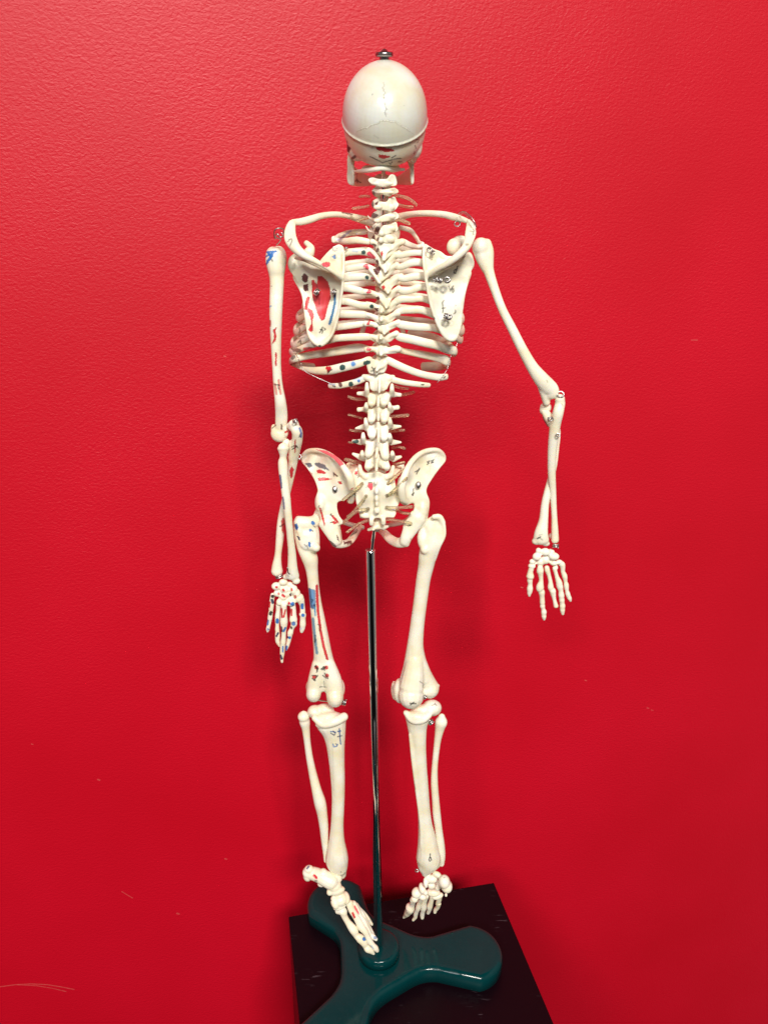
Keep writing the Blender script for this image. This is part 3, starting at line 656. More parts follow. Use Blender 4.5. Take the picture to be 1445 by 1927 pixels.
b = Bone(*B).t([(420, 350, -6, 34, .6), (520, 345, -2, 42, .6), (630, 318, 4, 43, .7), (750, 280, 12, 37), (900, 262, 20, 34), (1050, 278, 30, 34), (1180, 310, 40, 44), (1320, 350, 50, 50)])
b.ik(MAR, 16, [(990, 240), (1100, 262)], .9).ik(MAR, 10, [(1010, 315), (1070, 322)], .8)
CLL = b.build('clavicle', SK, .5, 2, label='collar bone with dark red marker near the neck')
b = Bone(*C).t([(1075, 335, -6, 30, .6), (1000, 310, -2, 36, .6), (920, 290, 4, 42, .7), (800, 262, 12, 38), (600, 250, 22, 36), (430, 262, 34, 36), (310, 292, 44, 44), (150, 330, 52, 50)])
CLR = b.build('clavicle', SK, .5, 2)
ring(C, 965, 368, 0, 32, 6, CLR, 25, 0, 1.2)
wire('wire', [(975, 262, -4), (1000, 238, -10), (1050, 232, -14), (1110, 280, -18), (1155, 340, -20), (1180, 400, -20)], 5, C, SK)
wire('wire', [(1000, 262, -4), (1040, 245, -10), (1100, 300, -14), (1145, 350, -18), (1172, 415, -20)], 4, C, SK)
wire('wire', [(325, 480, -6), (320, 430, -8), (270, 418, -10), (225, 440, -10), (218, 500, -8), (228, 540, -6)], 7, B, SK)
wire('wire', [(300, 470, -8), (320, 500, -8), (290, 520, -8), (250, 480, -8), (235, 520, -4), (290, 545, -2), (270, 580, 2), (245, 605, 4)], 7, B, SK)

# ------------------------------------------------------------------ arms
b = Bone(*B).t([(228, 735, 6, 110), (236, 800, 6, 118), (242, 880, 5, 104), (246, 960, 5, 88), (248, 1050, 4, 81), (240, 1250, 2, 78)]).e(270, 740, 10, 92, 118, 100).e(205, 740, 8, 88, 110, 90).e(320, 780, 12, 45, 80, 60)
b.fr(*D).t([(242, 0, 2, 77), (236, 200, 0, 74), (236, 400, 0, 66), (240, 600, 0, 58), (247, 800, 0, 52), (262, 1000, 0, 56), (288, 1180, 0, 66), (300, 1330, 2, 72, .6), (295, 1480, 4, 70, .6)])
b.e(275, 1540, 6, 100, 102, 80).e(215, 1490, 6, 36, 60).e(350, 1500, 4, 34, 80, 50)
b.fr(*B).ik(BLUE, 20, [(130, 690), (240, 680), (120, 740), (210, 700), (140, 790), (200, 730), (125, 830)]).ik(BLUE, 24, [(150, 700), (180, 745)]).ik(BLK, 7, [(185, 770), (200, 790)], .9).ik(BLK, 10, [(190, 1075)], .8)
b.ik(LBL, 14, [(170, 1310), (185, 1300)], .8)
b.fr(*D).ik(RED, 18, [(165, 270), (175, 265), (172, 320)], .9).ig(RED, [(200, 370), (255, 325), (230, 385), (245, 430), (235, 490), (190, 530), (215, 460), (215, 410)])
b.ig(RED, [(225, 640), (240, 615), (252, 650), (245, 700), (250, 760), (235, 785), (225, 740), (230, 700)]).ik(PINK, 8, [(238, 660), (240, 740)], .7)
b.ik(RED, 24, [(268, 935), (272, 980), (290, 1090)], .7).ik(RED, 26, [(225, 980), (245, 1090)], .6).ik(BLK, 9, [(220, 985), (280, 990)], .9).ik(BLK, 8, [(265, 990), (260, 1010), (275, 1040)], .9)
b.ik(MAR, 16, [(300, 1440), (302, 1490)], .9).ik(BLK, 10, [(195, 1480), (235, 1445)], .8).ik(RED, 22, [(345, 1525), (365, 1515)]).ik(MAR, 10, [(372, 1390), (375, 1420)]).ik(RED, 9, [(370, 1450), (370, 1490)])
HUL = b.build('humerus', SK, .5, 7, label='upper arm bone with a blue scribble on its head and red marks down the shaft')
b = Bone(*D).e(440, 1440, -4, 62, 62, 60).t([(400, 1450, -2, 46), (470, 1500, -6, 64), (480, 1600, -4, 62), (455, 1700, 0, 66), (430, 1820, 4, 62)]).t([(350, 1640, 6, 50), (400, 1700, 4, 60)])
b.fr(*G).t([(285, 290, 0, 42), (278, 400, 4, 36), (262, 500, 8, 32), (238, 620, 10, 27), (210, 740, 12, 27), (190, 860, 12, 30), (180, 980, 12, 30), (168, 1090, 12, 26), (160, 1170, 12, 36), (160, 1215, 12, 44)])
b.fr(*D).ik((.05, .12, .40), 22, [(505, 1480), (525, 1540), (520, 1580)], .9).ik(BLK, 9, [(515, 1540), (500, 1580), (520, 1570)], .8).ik(BLK, 9, [(425, 1410), (455, 1390), (485, 1405), (440, 1425)], .6)
b.ig(RED, [(445, 1620), (462, 1600), (466, 1690), (458, 1770), (448, 1760)], .95).ik(BLK, 10, [(415, 1695), (440, 1680), (470, 1690), (420, 1720)], .9).ik(BLK, 8, [(460, 1670), (485, 1700)], .9)
b.fr(*G).ig(RED, [(250, 480), (268, 452), (282, 475), (275, 520), (265, 550), (255, 530)]).ig(RED, [(190, 850), (205, 822), (216, 840), (218, 900), (208, 950), (195, 920)], .95).ik(BLK, 5, [(182, 890), (215, 870)], .9)
ULL = b.build('ulna', SK, .5, 7, label='forearm bone behind the elbow with red and blue marks')
b = Bone(*G).t([(205, 318, -4, 40), (205, 345, -4, 36), (205, 385, -4, 26), (202, 430, -4, 36), (208, 530, -6, 33), (226, 670, -8, 32), (243, 830, -8, 28), (258, 980, -6, 27), (268, 1090, -4, 31), (272, 1190, -3, 38, .8), (272, 1250, -2, 52, .6)], sub=6)
b.e(205, 325, -4, 46, 20, 40).e(300, 1285, -2, 30, 26, 26).e(230, 1255, 0, 30, 22)
b.ik((.02, .05, .2), 14, [(182, 520), (190, 580), (190, 610)], .9).ik((.02, .05, .2), 12, [(203, 680), (212, 760)], .8).ik(BLK, 8, [(237, 1040), (237, 1100)], .6)
RAL = b.build('radius', SK, .5, 7)
ring(D, 455, 1395, -12, 26, 6, ULL, 60, 20, 2); ring(D, 325, 1670, -2, 18, 5, ULL, 30); ring(G, 175, 1252, 8, 18, 5, ULL, 60, 10, 2, asp=1.4)
wire('wire', [(236, 1190, -12), (240, 1220, -12), (250, 1235, -12)], 5, G, RAL)
ring(D, 500, 1800, 2, 24, 5, SK, 15, 0, 1)
wire('wire', [(480, 1840, 2), (505, 1835, 0), (520, 1800, 2)], 5, D, SK)

b = Bone(*H).e(60, 112, 6, 42, 44, 42).t([(60, 120, 6, 38), (72, 165, 5, 34), (90, 215, 4, 25)]).t([(88, 92, 6, 22), (94, 130, 5, 27), (94, 180, 4, 27), (98, 225, 3, 25), (126, 310, 0, 21), (160, 400, -3, 20), (205, 490, -5, 22), (255, 590, -6, 24), (300, 670, -6, 28), (345, 730, -6, 36, .8), (385, 775, -5, 38, .6), (385, 800, -4, 34, .6)], sub=6)
b.t([(330, 720, -5, 22), (350, 780, -4, 20), (366, 835, -2, 18)]).e(362, 858, 4, 28, 26).e(350, 870, 4, 18, 22)
b.ik((.25, .22, .15), 3, [(365, 730), (372, 740)], .6)
b.build('humerus', SK, .5, 7)
b = Bone(*H).e(428, 820, -6, 24, 26, 24).t([(430, 835, -6, 24), (420, 880, -8, 26), (408, 930, -6, 26), (398, 1000, -4, 24), (391, 1080, -2, 21), (390, 1170, 0, 19), (396, 1270, 2, 16), (401, 1350, 2, 14), (404, 1430, 2, 17), (405, 1475, 2, 19)])
b.t([(352, 872, 2, 14), (370, 895, 0, 22), (392, 930, -4, 24)]).ik((.2, .16, .12), 3, [(435, 840), (442, 852)], .6)
ULR = b.build('ulna', SK, .5, 7)
b = Bone(*H).t([(372, 905, 12, 16), (400, 930, 12, 16), (418, 970, 10, 14), (411, 1050, 8, 14), (401, 1130, 6, 14), (380, 1210, 4, 16), (360, 1300, 2, 19), (352, 1380, 0, 22), (341, 1440, -2, 32, .7), (340, 1475, -2, 38, .6)])
b.e(318, 1480, -1, 22, 18).e(362, 1490, -1, 20, 14).e(388, 1455, 8, 14, 14)
b.fr(*Q).ik(GREY, 6, [(280, 320), (330, 300)], .7).ik(BLK, 9, [(300, 330), (350, 290)], .9).ik(GREY, 6, [(340, 310), (390, 350)], .7).ik(GREY, 5, [(330, 260), (380, 250)], .5)
b.build('radius', SK, .5, 7)
ring(H, 431, 797, -8, 15, 3.2, ULR, 15); ring(H, 384, 912, -12, 12, 2.6, ULR, 55, 10, 1.5); ring(H, 419, 986, -10, 9, 2.4, ULR, 20)
wire('wire', [(348, 880, 2), (352, 910, 2), (372, 945, 2)], 2.4, H, ULR)
ring(Q, 625, 455, -2, 40, 12, ULR, 70, 0, 2, asp=1.2)

def hand(fr, carp, fingers, inks, label, finks={}):
    b = Bone(*fr)
    for (x, y, dy, a, c) in carp: b.e(x, y, dy, a*1.12, c*1.12, (a+c)*.45)
    for i in inks: b.ik(i[0], i[1]*1.2, *i[2:])
    h = b.build('hand', SK, .34, 1, label=label, cl=.75)
    for n, f in enumerate(fingers):
        b = Bone(*fr); b.t(f, sub=6, seg=12)
        for i in finks.get(n, []): b.ik(i[0], i[1]*1.3, *i[2:])
        b.build('finger', h, .3, 1)
    return h
def fg(dy, *pts):
    return [(x, y, dy+(d[0] if d else 0), r) for (x, y, r, *d) in pts]
hand(Q, [(315, 540, 0, 46, 48), (285, 650, -1, 72, 66), (205, 740, 0, 52, 44), (195, 820, 0, 62, 50), (440, 565, 0, 80, 66), (540, 560, 2, 60, 50), (595, 645, -1, 88, 66), (440, 700, 2, 80, 80), (350, 740, 2, 70, 70), (590, 770, 0, 62, 42), (345, 800, 2, 50, 45), (690, 750, 1, 60, 44), (620, 850, 2, 46, 50)],
     [fg(0, (190, 850, 50), (168, 930, 52), (165, 1010, 72), (160, 1050, 52), (160, 1085, 52), (165, 1150, 42), (160, 1220, 56), (158, 1275, 50), (150, 1320, 40), (150, 1360, 24)),
      fg(0, (345, 850, 55), (345, 910, 66), (355, 990, 46), (362, 1090, 42), (345, 1180, 68), (345, 1235, 70), (362, 1262, 56), (372, 1300, 60), (380, 1380, 46), (385, 1480, 48), (388, 1510, 42), (388, 1545, 48), (400, 1600, 38), (412, 1650, 52), (412, 1700, 44), (415, 1740, 44), (418, 1790, 24)),
      fg(2, (465, 850, 48), (475, 900, 50), (505, 990, 38), (530, 1100, 40), (535, 1200, 56), (545, 1240, 50), (570, 1270, 60), (580, 1320, 52), (600, 1420, 36), (620, 1500, 40), (632, 1545, 46)),
      fg(1, (605, 860, 42), (625, 930, 36), (650, 1020, 40), (685, 1110, 56), (695, 1165, 58), (705, 1200, 58), (720, 1270, 44), (730, 1350, 54), (735, 1400, 46), (740, 1440, 50), (745, 1490, 42), (750, 1540, 52), (748, 1590, 46), (750, 1625, 46), (755, 1690, 28)),
      fg(1, (690, 750, 44), (740, 790, 56), (755, 850, 46), (758, 920, 40), (785, 990, 48), (795, 1030, 46), (805, 1100, 36), (818, 1160, 46), (822, 1210, 44), (830, 1265, 36), (845, 1320, 44), (860, 1365, 42), (880, 1410, 40), (895, 1450, 24))],
     [], 'plain cream hand bones hanging open with spread fingers')
hand(LH, [(440, 260, 0, 78, 58), (305, 335, 0, 84, 70), (330, 470, 0, 72, 62), (470, 400, 0, 82, 62), (490, 480, 0, 80, 66), (440, 540, -1, 66, 60), (365, 640, -2, 56, 62), (460, 672, -2, 62, 54), (640, 400, 0, 66, 90), (690, 470, 0, 70, 80), (590, 655, -3, 72, 60), (740, 560, 0, 84, 84), (580, 540, 2, 60, 90), (560, 300, 2, 70, 50)],
     [fg(0, (238, 500, 44), (225, 580, 46), (215, 680, 50), (205, 775, 46), (205, 800, 42), (195, 860, 46), (185, 950, 48), (178, 990, 42), (168, 1040, 42), (155, 1110, 38), (145, 1160, 38), (140, 1200, 24)),
      fg(0, (345, 700, 50), (340, 800, 42), (330, 900, 50), (328, 940, 48), (325, 980, 48), (325, 1070, 38), (325, 1160, 44), (328, 1200, 42), (330, 1280, 50), (330, 1370, 46), (340, 1410, 42), (365, 1480, 20)),
      fg(-3, (450, 700, 60), (450, 800, 58), (450, 920, 68), (450, 1010, 76), (450, 1060, 70), (450, 1090, 66), (450, 1180, 50), (445, 1300, 46), (438, 1400, 54), (432, 1445, 50), (425, 1500, 50), (420, 1600, 48), (415, 1660, 42), (412, 1720, 32), (415, 1780, 26)),
      fg(0, (615, 690, 58), (630, 790, 56), (630, 900, 66), (632, 975, 78), (640, 1020, 66), (640, 1060, 64), (605, 1140, 44), (575, 1220, 58), (565, 1270, 50), (555, 1320, 48), (540, 1400, 40), (515, 1490, 34), (495, 1560, 16)),
      fg(0, (770, 600, 76), (800, 700, 52), (805, 800, 56), (800, 860, 62), (815, 890, 62), (812, 960, 54), (812, 1060, 60), (808, 1110, 52), (800, 1150, 50), (790, 1200, 36))],
     [(RED, 44, [(310, 355)]), (RED, 36, [(345, 470), (350, 480)], .8), (RED, 40, [(440, 405), (445, 420)]), (RED, 40, [(425, 505), (455, 530)]), (RED, 32, [(600, 390), (600, 410)], .9), (MAR, 28, [(570, 490), (580, 520)]), (RED, 40, [(665, 530), (665, 550)], .9), (RED, 44, [(550, 660)]), (BLUE, 66, [(612, 675)])],
     'hand bones dotted with red, blue and green marker, hanging in front of the thigh',
     {0: [(BLK, 50, [(235, 530)]), (NAVY, 40, [(225, 600), (240, 650)]), (RED, 24, [(180, 640), (175, 730)]), (BLK, 46, [(205, 840), (195, 865)]), (BLUE, 40, [(140, 1000), (135, 1060)], .9), ((.1, .1, .35), 34, [(150, 1160)], .8)],
      1: [(BLUE, 48, [(325, 980), (325, 1020)]), (NAVY, 26, [(340, 1230), (310, 1290)])],
      2: [(RED, 22, [(410, 770), (415, 930)]), (RED, 22, [(480, 790), (445, 930)]), (NAVY, 30, [(395, 1120), (410, 1190)]), (BLUE, 26, [(480, 1130), (445, 1200)]), (BLUE, 22, [(430, 1490), (430, 1590)], .9), (NAVY, 30, [(385, 1660), (410, 1720)])],
      3: [(RED, 26, [(595, 780), (595, 890)]), (BLUE, 60, [(635, 1050)], .9), (BLK, 26, [(590, 1120), (595, 1140)]), (BLUE, 40, [(560, 1320)]), (NAVY, 36, [(520, 1310)]), (BLUE, 36, [(500, 1490), (495, 1540)])],
      4: [(BLUE, 44, [(800, 690), (800, 750)]), (RED, 40, [(735, 770), (740, 830)], .9), (BLUE, 50, [(815, 890)]), ((.3, .3, .6), 30, [(775, 1150)], .6)]})
#@@LEGS
# ------------------------------------------------------------------ hip bones
b = Bone(*FP)
b.p([(115, 285), (125, 245), (170, 212), (230, 200), (300, 210), (380, 245), (450, 300), (510, 365), (550, 430), (575, 500), (572, 560), (530, 600), (480, 640), (430, 655), (428, 710), (445, 770), (485, 832), (440, 852), (395, 900), (360, 930), (345, 900), (300, 830), (268, 730), (245, 610), (262, 560), (235, 470), (180, 380), (130, 320)],
    [(125, 260, 34), (230, 210, 26), (400, 260, 8), (520, 400, -2), (565, 520, -3), (330, 420, 14), (220, 330, 24), (280, 600, 8), (370, 600, 6), (470, 820, 2), (300, 760, 4), (450, 480, 4)], 40)
b.t([(130, 275, 30, 18), (175, 225, 26, 22), (260, 215, 19, 22), (350, 243, 10, 22), (430, 300, 2, 24), (490, 370, -5, 30), (535, 450, -8, 36), (550, 530, -6, 34)])
b.t([(545, 470, 5, 44), (560, 560, 7, 46), (540, 640, 10, 36)]).e(285, 660, 8, 50, 90, 80).t([(330, 820, 2, 70, .6), (390, 920, 0, 62, .6), (420, 985, 0, 50)]).t([(385, 960, 0, 36), (420, 1010, 0, 34), (490, 1010, 6, 34, .7), (540, 980, 20, 34, .6), (590, 910, 36, 30, .6), (620, 870, 46, 26, .6)])
b.t([(420, 860, 4, 34), (430, 930, 4, 36), (440, 1000, 3, 34)]).t([(290, 700, 20, 50, .6), (420, 800, 44, 24), (560, 850, 52, 22), (640, 870, 52, 24)])
b.ig(PINK, [(240, 205), (330, 215), (420, 260), (470, 310), (480, 335), (450, 350), (400, 290), (320, 240)], .95)
b.ig(NAVY, [(150, 325), (200, 320), (220, 350), (190, 365)], .9).ig(NAVY, [(232, 325), (270, 318), (320, 335), (360, 385), (310, 375), (250, 350)], .85)
b.ig(RED, [(250, 385), (280, 375), (340, 405), (320, 415), (260, 410)]).ig(RED, [(260, 450), (320, 445), (390, 458), (330, 472), (270, 475)]).ig(RED, [(190, 390), (220, 410), (215, 425)], .8)
b.ig(MAR, [(395, 400), (440, 435), (425, 442), (400, 420)]).ig(RED, [(430, 480), (460, 478), (472, 500), (450, 505)]).ik(BLK, 5, [(395, 400), (400, 435)], .8)
b.ig(RED, [(272, 700), (290, 705), (310, 770), (325, 840), (318, 860), (295, 790)]).ik(BLK, 4, [(268, 695), (275, 685)], .8)
b.ig(RED, [(370, 755), (395, 765), (435, 815), (445, 838), (420, 825), (385, 790)]).ig(RED, [(372, 820), (400, 815), (430, 835), (400, 845)]).ik(BLK, 6, [(365, 770), (375, 755), (380, 780)], .8).ik(BLK, 5, [(365, 830), (385, 825)], .8)
b.ig(MAR, [(420, 930), (435, 950), (450, 1000), (430, 975)]).ig(MAR, [(350, 975), (380, 990), (425, 1030), (410, 1040), (370, 1010)], .9)
for x in range(485, 550, 9): b.ik(MAR, 7, [(x, 985+(x % 5)*3), (x+4, 1015-(x % 7)*2)], .9)
b.ik(MAR, 10, [(490, 1005), (545, 985)], .9)
for x in range(540, 600, 12): b.ik(BLK, 5, [(x, 945-(x-540)*.6), (x+10, 925-(x-540)*.6), (x+4, 915-(x-540)*.6)], .8)
b.ig(RED, [(535, 555), (550, 535), (570, 530), (560, 545)], .9)
HL = b.build('hip_bone', SK, .52, 6, label='hip bone with red and navy muscle marks and a pink crest')
b = Bone(*FP)
b.p([(985, 400), (1030, 310), (1090, 250), (1180, 205), (1260, 192), (1320, 215), (1350, 265), (1345, 310), (1300, 365), (1245, 440), (1195, 520), (1185, 570), (1212, 650), (1200, 760), (1180, 850), (1120, 885), (1075, 900), (1030, 940), (985, 880), (1000, 820), (1060, 760), (1080, 660), (1010, 685), (965, 660), (950, 590), (965, 500)],
    [(1340, 260, 30), (1240, 200, 24), (1080, 260, 8), (990, 420, -3), (965, 600, -3), (1180, 380, 14), (1260, 320, 22), (1150, 620, 4), (1000, 860, 2), (1180, 800, 6), (1060, 500, 5)], 40)
b.t([(1335, 270, 28, 18), (1285, 215, 23, 20), (1190, 218, 16, 22), (1105, 262, 7, 24), (1040, 340, -1, 26), (1000, 430, -7, 32), (975, 530, -9, 36), (985, 620, -7, 34), (1010, 650, -5, 26)])
b.t([(985, 470, 5, 44), (968, 560, 7, 44), (985, 640, 10, 36)]).e(1150, 700, 8, 58, 120, 90).t([(1110, 780, 2, 76, .7), (1050, 880, 0, 64, .6), (1015, 950, -1, 52, .7), (1000, 990, 0, 48)]).t([(1010, 985, 0, 54, .6), (945, 1000, 4, 44, .6), (880, 970, 18, 40, .6), (820, 910, 34, 34, .6), (770, 870, 44, 28, .6)])
b.t([(1160, 720, 22, 50, .6), (1000, 820, 44, 24), (860, 850, 52, 22), (780, 870, 52, 24)])
b.ik(BLK, 5, [(1128, 365), (1110, 395), (1100, 415)], .9).ik(BLK, 5, [(1088, 398), (1120, 380)], .9).ik(BLK, 5, [(1212, 305), (1192, 312), (1205, 322), (1190, 335)], .9).ik(BLK, 6, [(1225, 305), (1245, 295), (1225, 322), (1245, 315)], .9)
b.ik(BLK, 6, [(1075, 540), (1072, 565), (1078, 575), (1068, 600), (1060, 590), (1075, 575)], .9).ik(BLK, 4, [(1030, 855), (1055, 848)], .8).ik(GREY, 6, [(1270, 260), (1240, 300)], .3).ik(RED, 8, [(1050, 965), (1060, 985)], .5)
HR = b.build('hip_bone', SK, .52, 6, label='plain cream hip bone lettered in black pen')
for par, x, y, dy in ((HL, 408, 545, 3), (HR, 1115, 508, 0)):
    s_ = Bone(*FP).e(x, y, dy, 24, 30, 14); me = mesh_from('screw_head', s_.V, s_.F); link('screw_head', me, M_WIRE, par)

# ------------------------------------------------------------------ thighs
b = Bone(*I)
b.t([(98, 165, 6, 30), (95, 240, 4, 38), (112, 330, 3, 48), (150, 420, 3, 62), (195, 500, 3, 72), (214, 600, 3, 55), (226, 700, 3, 50), (236, 800, 3, 50), (252, 920, 3, 54), (272, 1050, 3, 62), (290, 1180, 3, 70), (308, 1320, 3, 80), (318, 1430, 3, 98, .7), (322, 1520, 3, 125, .5), (325, 1590, 4, 150, .45)], sub=6)
b.t([(110, 200, 4, 60), (200, 205, 6, 62), (262, 170, 12, 52), (290, 110, 16, 52)]).e(175, 310, 2, 92, 130, 50).t([(225, 250, 8, 55), (235, 340, 4, 50), (235, 420, 0, 50)]).e(250, 415, -3, 40, 40)
b.t([(105, 260, 0, 26), (150, 350, -1, 30), (220, 410, -2, 34)]).t([(285, 1420, 1, 70), (250, 1560, 0, 70), (232, 1660, 0, 66)]).t([(345, 1420, 1, 70), (395, 1560, 0, 78), (415, 1680, -1, 78)]).e(230, 1680, -1, 66, 70, 100).e(415, 1705, -2, 76, 90, 110).e(210, 1620, 4, 48, 70).e(450, 1630, 4, 52, 90).e(320, 1600, 12, 120, 60, 60)
b.ig(BLUE, [(65, 215), (85, 205), (100, 240), (92, 265), (72, 255)]).ik(NAVY, 8, [(75, 225), (90, 255)], .7).ik(BLUE, 30, [(222, 198), (228, 205)]).ik(BLUE, 26, [(202, 265)]).ik(BLK, 5, [(228, 225), (245, 240)], .8).ik(BLK, 5, [(220, 265), (225, 275)], .8)
b.ig(NAVY, [(82, 315), (105, 320), (120, 350), (105, 355)]).ig(BLUE, [(182, 370), (200, 365), (210, 395), (200, 415), (185, 400)]).ik(GREY, 5, [(150, 385), (165, 405), (175, 395), (182, 425)], .8)
b.ig((.04, .16, .36), [(185, 765), (245, 780), (250, 900), (248, 1000), (230, 940), (195, 930), (186, 850)], .85).ik((.01, .06, .2), 14, [(196, 770), (205, 850), (212, 900), (220, 940)], .8).ik(LBL, 16, [(220, 790), (225, 900)], .7)
b.ik(BLK, 5, [(210, 860), (225, 870), (215, 890)], .8).ik(NAVY, 16, [(238, 910), (240, 935)], .9).ik((.1, .3, .5), 14, [(240, 930), (245, 1000)], .8)
b.ik(RED, 22, [(258, 745), (262, 850), (270, 980), (290, 1130), (315, 1260), (348, 1375)]).ik(PINK, 8, [(300, 1180), (320, 1270)], .6).ik(BLK, 5, [(265, 1080), (280, 1085), (285, 1140)], .8)
b.ik((.13, .27, .38), 22, [(225, 1030), (235, 1130), (248, 1250), (260, 1325)], .95).ik(BLK, 6, [(245, 1170), (240, 1235), (250, 1210)], .8)
for (x, y) in ((255, 1450), (340, 1450), (235, 1530), (345, 1520)): b.ik(RED, 34, [(x, y)], .95)
for l_ in ([(240, 1440), (270, 1460), (255, 1490)], [(250, 1430), (262, 1485)], [(295, 1465), (320, 1440), (325, 1475)], [(305, 1470), (335, 1445)], [(215, 1520), (265, 1520), (235, 1560)], [(220, 1545), (245, 1565)], [(310, 1520), (340, 1545)], [(325, 1500), (355, 1545)]): b.ik(BLK, 8, l_, .9)
b.ik(GREY, 5, [(320, 1570), (325, 1620)], .6).ik(BLK, 5, [(285, 1615), (340, 1620)], .6).ik(BLK, 9, [(287, 1620)], .6)
FL = b.build('femur', SK, .55, 10, label='thigh bone with long red and blue stripes and four dark dots above the knee')
ring(K, 515, 200, 0, 22, 6, FL, 70, 80, 2.5); wire('wire', [(282, 180, -4), (330, 188, 0), (375, 193, 2)], 6, K, FL)

b = Bone(*J)
b.t([(490, 180, 4, 46), (470, 280, 2, 70, .7), (420, 380, 1, 86, .7), (390, 480, 2, 80, .8), (375, 570, 3, 70), (352, 680, 3, 64), (338, 780, 3, 62), (322, 900, 3, 61), (302, 1050, 3, 62), (290, 1160, 3, 65), (280, 1270, 3, 74), (280, 1370, 3, 92, .8), (286, 1460, 3, 118, .6), (292, 1550, 4, 150, .5)], sub=6)
b.e(450, 240, 4, 90, 105, 46).t([(530, 220, -1, 16), (530, 310, -2, 18), (480, 410, -2, 22), (440, 520, 0, 22)]).t([(400, 200, 8, 44), (350, 240, 12, 56), (320, 260, 16, 50)])
b.e(355, 330, 4, 60, 110, 50).e(365, 425, -2, 44, 50, 40).t([(440, 150, 0, 24), (490, 150, 0, 26), (520, 200, 0, 26)])
b.t([(278, 1380, 0, 72), (265, 1510, -2, 92), (250, 1620, -4, 106)]).t([(320, 1440, 3, 66), (370, 1550, 5, 74), (403, 1620, 6, 80)]).e(245, 1690, -4, 112, 118, 130).e(150, 1650, 6, 60, 110, 80).e(405, 1630, 6, 84, 88, 90).e(486, 1605, 6, 10, 10)
b.ik(BLK, 12, [(235, 1760), (285, 1762)], .8).ik(BLK, 8, [(240, 1775), (270, 1750)], .8).ik(GREY, 5, [(320, 1570), (350, 1590), (345, 1620)], .7).ik(GREY, 5, [(252, 945), (256, 958)], .6).ik(GREY, 5, [(250, 980), (258, 980)], .6)
FR_ = b.build('femur', SK, .55, 10, label='plain cream thigh bone')
ring(L, 363, 238, -4, 16, 5, FR_, 60, 60, 2)
Bone(*J).e(102, 1650, 22, 32, 84, 30, 4).t([(100, 1600, 22, 26), (120, 1700, 22, 30)]).build('kneecap', SK, .5, 2)
Bone(*I).e(330, 1560, 30, 75, 70, 30).build('kneecap', SK, .5, 2)

# ------------------------------------------------------------------ lower legs
b = Bone(*K)
b.e(395, 345, 4, 150, 66, 110, -8).e(250, 285, 8, 66, 62, 80).e(340, 270, 10, 90, 60, 80).t([(405, 390, 3, 138, .7), (422, 450, 3, 116, .75), (434, 520, 3, 97, .8), (442, 610, 3, 83), (452, 750, 3, 72), (461, 900, 3, 66), (465, 1050, 3, 60), (461, 1200, 3, 58), (455, 1330, 3, 60), (452, 1450, 3, 72), (452, 1560, 3, 96), (455, 1640, 3, 104, .8), (475, 1710, 3, 80, .8), (495, 1760, 3, 46)], sub=6)
b.t([(250, 340, -2, 30), (330, 395, -5, 40), (440, 370, -5, 44), (520, 330, 0, 40)]).e(310, 395, -2, 56, 44)
b.ik(BLUE, 9, [(395, 465), (440, 470)]).ik(NAVY, 8, [(400, 480), (430, 500), (440, 480), (420, 462)], .9).ik((.02, .1, .3), 9, [(460, 465), (490, 460)]).ik((.02, .1, .3), 10, [(475, 440), (480, 510), (488, 580)], .95).ik(NAVY, 7, [(460, 512), (495, 505)], .9).ik(BLUE, 9, [(418, 580), (425, 605), (450, 600), (460, 580)], .9).ik(GREY, 6, [(440, 575), (455, 590)], .8)
b.ik((.4, .36, .28), 4, [(410, 560), (418, 800), (425, 1000)], .25)
b.ik(GREY, 6, [(490, 1735), (492, 1742)], .8).ik(GREY, 5, [(488, 1770), (505, 1765), (500, 1780)], .8).ik(GREY, 5, [(515, 1760), (528, 1745)], .8)
TL = b.build('tibia', SK, .55, 10, label='shin bone with small blue writing below the knee')
b = Bone(*K).e(152, 330, 8, 56, 52).t([(150, 300, 8, 28), (160, 370, 8, 50), (172, 440, 8, 38), (184, 550, 8, 32), (205, 700, 8, 33), (235, 850, 8, 38), (270, 1000, 6, 46), (300, 1110, 6, 55), (320, 1210, 6, 48), (335, 1330, 6, 42), (342, 1450, 6, 34), (348, 1560, 6, 24), (352, 1640, 6, 18)], sub=6)
b.build('fibula', SK, .5, 7)
b = Bone(*L)
b.e(300, 410, 2, 112, 62, 110, -4).e(425, 330, 8, 86, 72, 90).e(330, 350, 8, 90, 50, 90).t([(300, 430, 3, 104, .8), (298, 490, 3, 88, .8), (303, 570, 3, 75), (308, 680, 3, 68), (318, 850, 3, 65), (333, 1000, 3, 62), (352, 1180, 3, 56), (365, 1320, 3, 60), (380, 1440, 3, 76), (390, 1550, 3, 94), (393, 1640, 3, 106, .8), (375, 1710, 3, 76, .8), (366, 1760, 3, 32)], sub=6)
b.t([(200, 370, 0, 26), (260, 430, -4, 38), (340, 430, -5, 38), (400, 390, -2, 30)]).t([(460, 1600, 6, 40), (480, 1660, 6, 34), (440, 1700, 6, 36)]).t([(238, 560, -1, 16), (262, 800, -2, 16), (300, 1100, -2, 14), (330, 1350, -2, 14), (335, 1550, -2, 16)])
b.ik(BLK, 5, [(410, 1590), (408, 1620)], .9).ik(BLK, 5, [(408, 1620), (398, 1640), (405, 1655), (420, 1645), (415, 1622)], .9).ik(GREY, 6, [(425, 310), (450, 300)], .8).ik(GREY, 6, [(450, 290), (465, 310)], .8)
b.ik(MAR, 8, [(268, 985), (280, 1030)], .5)
TR = b.build('tibia', SK, .55, 10, label='plain cream shin bone with one small pen mark above the ankle')
ring(L, 415, 455, 0, 20, 6, TR, 50, 40, 2); ring(L, 295, 1735, 2, 14, 5, TR, 30)
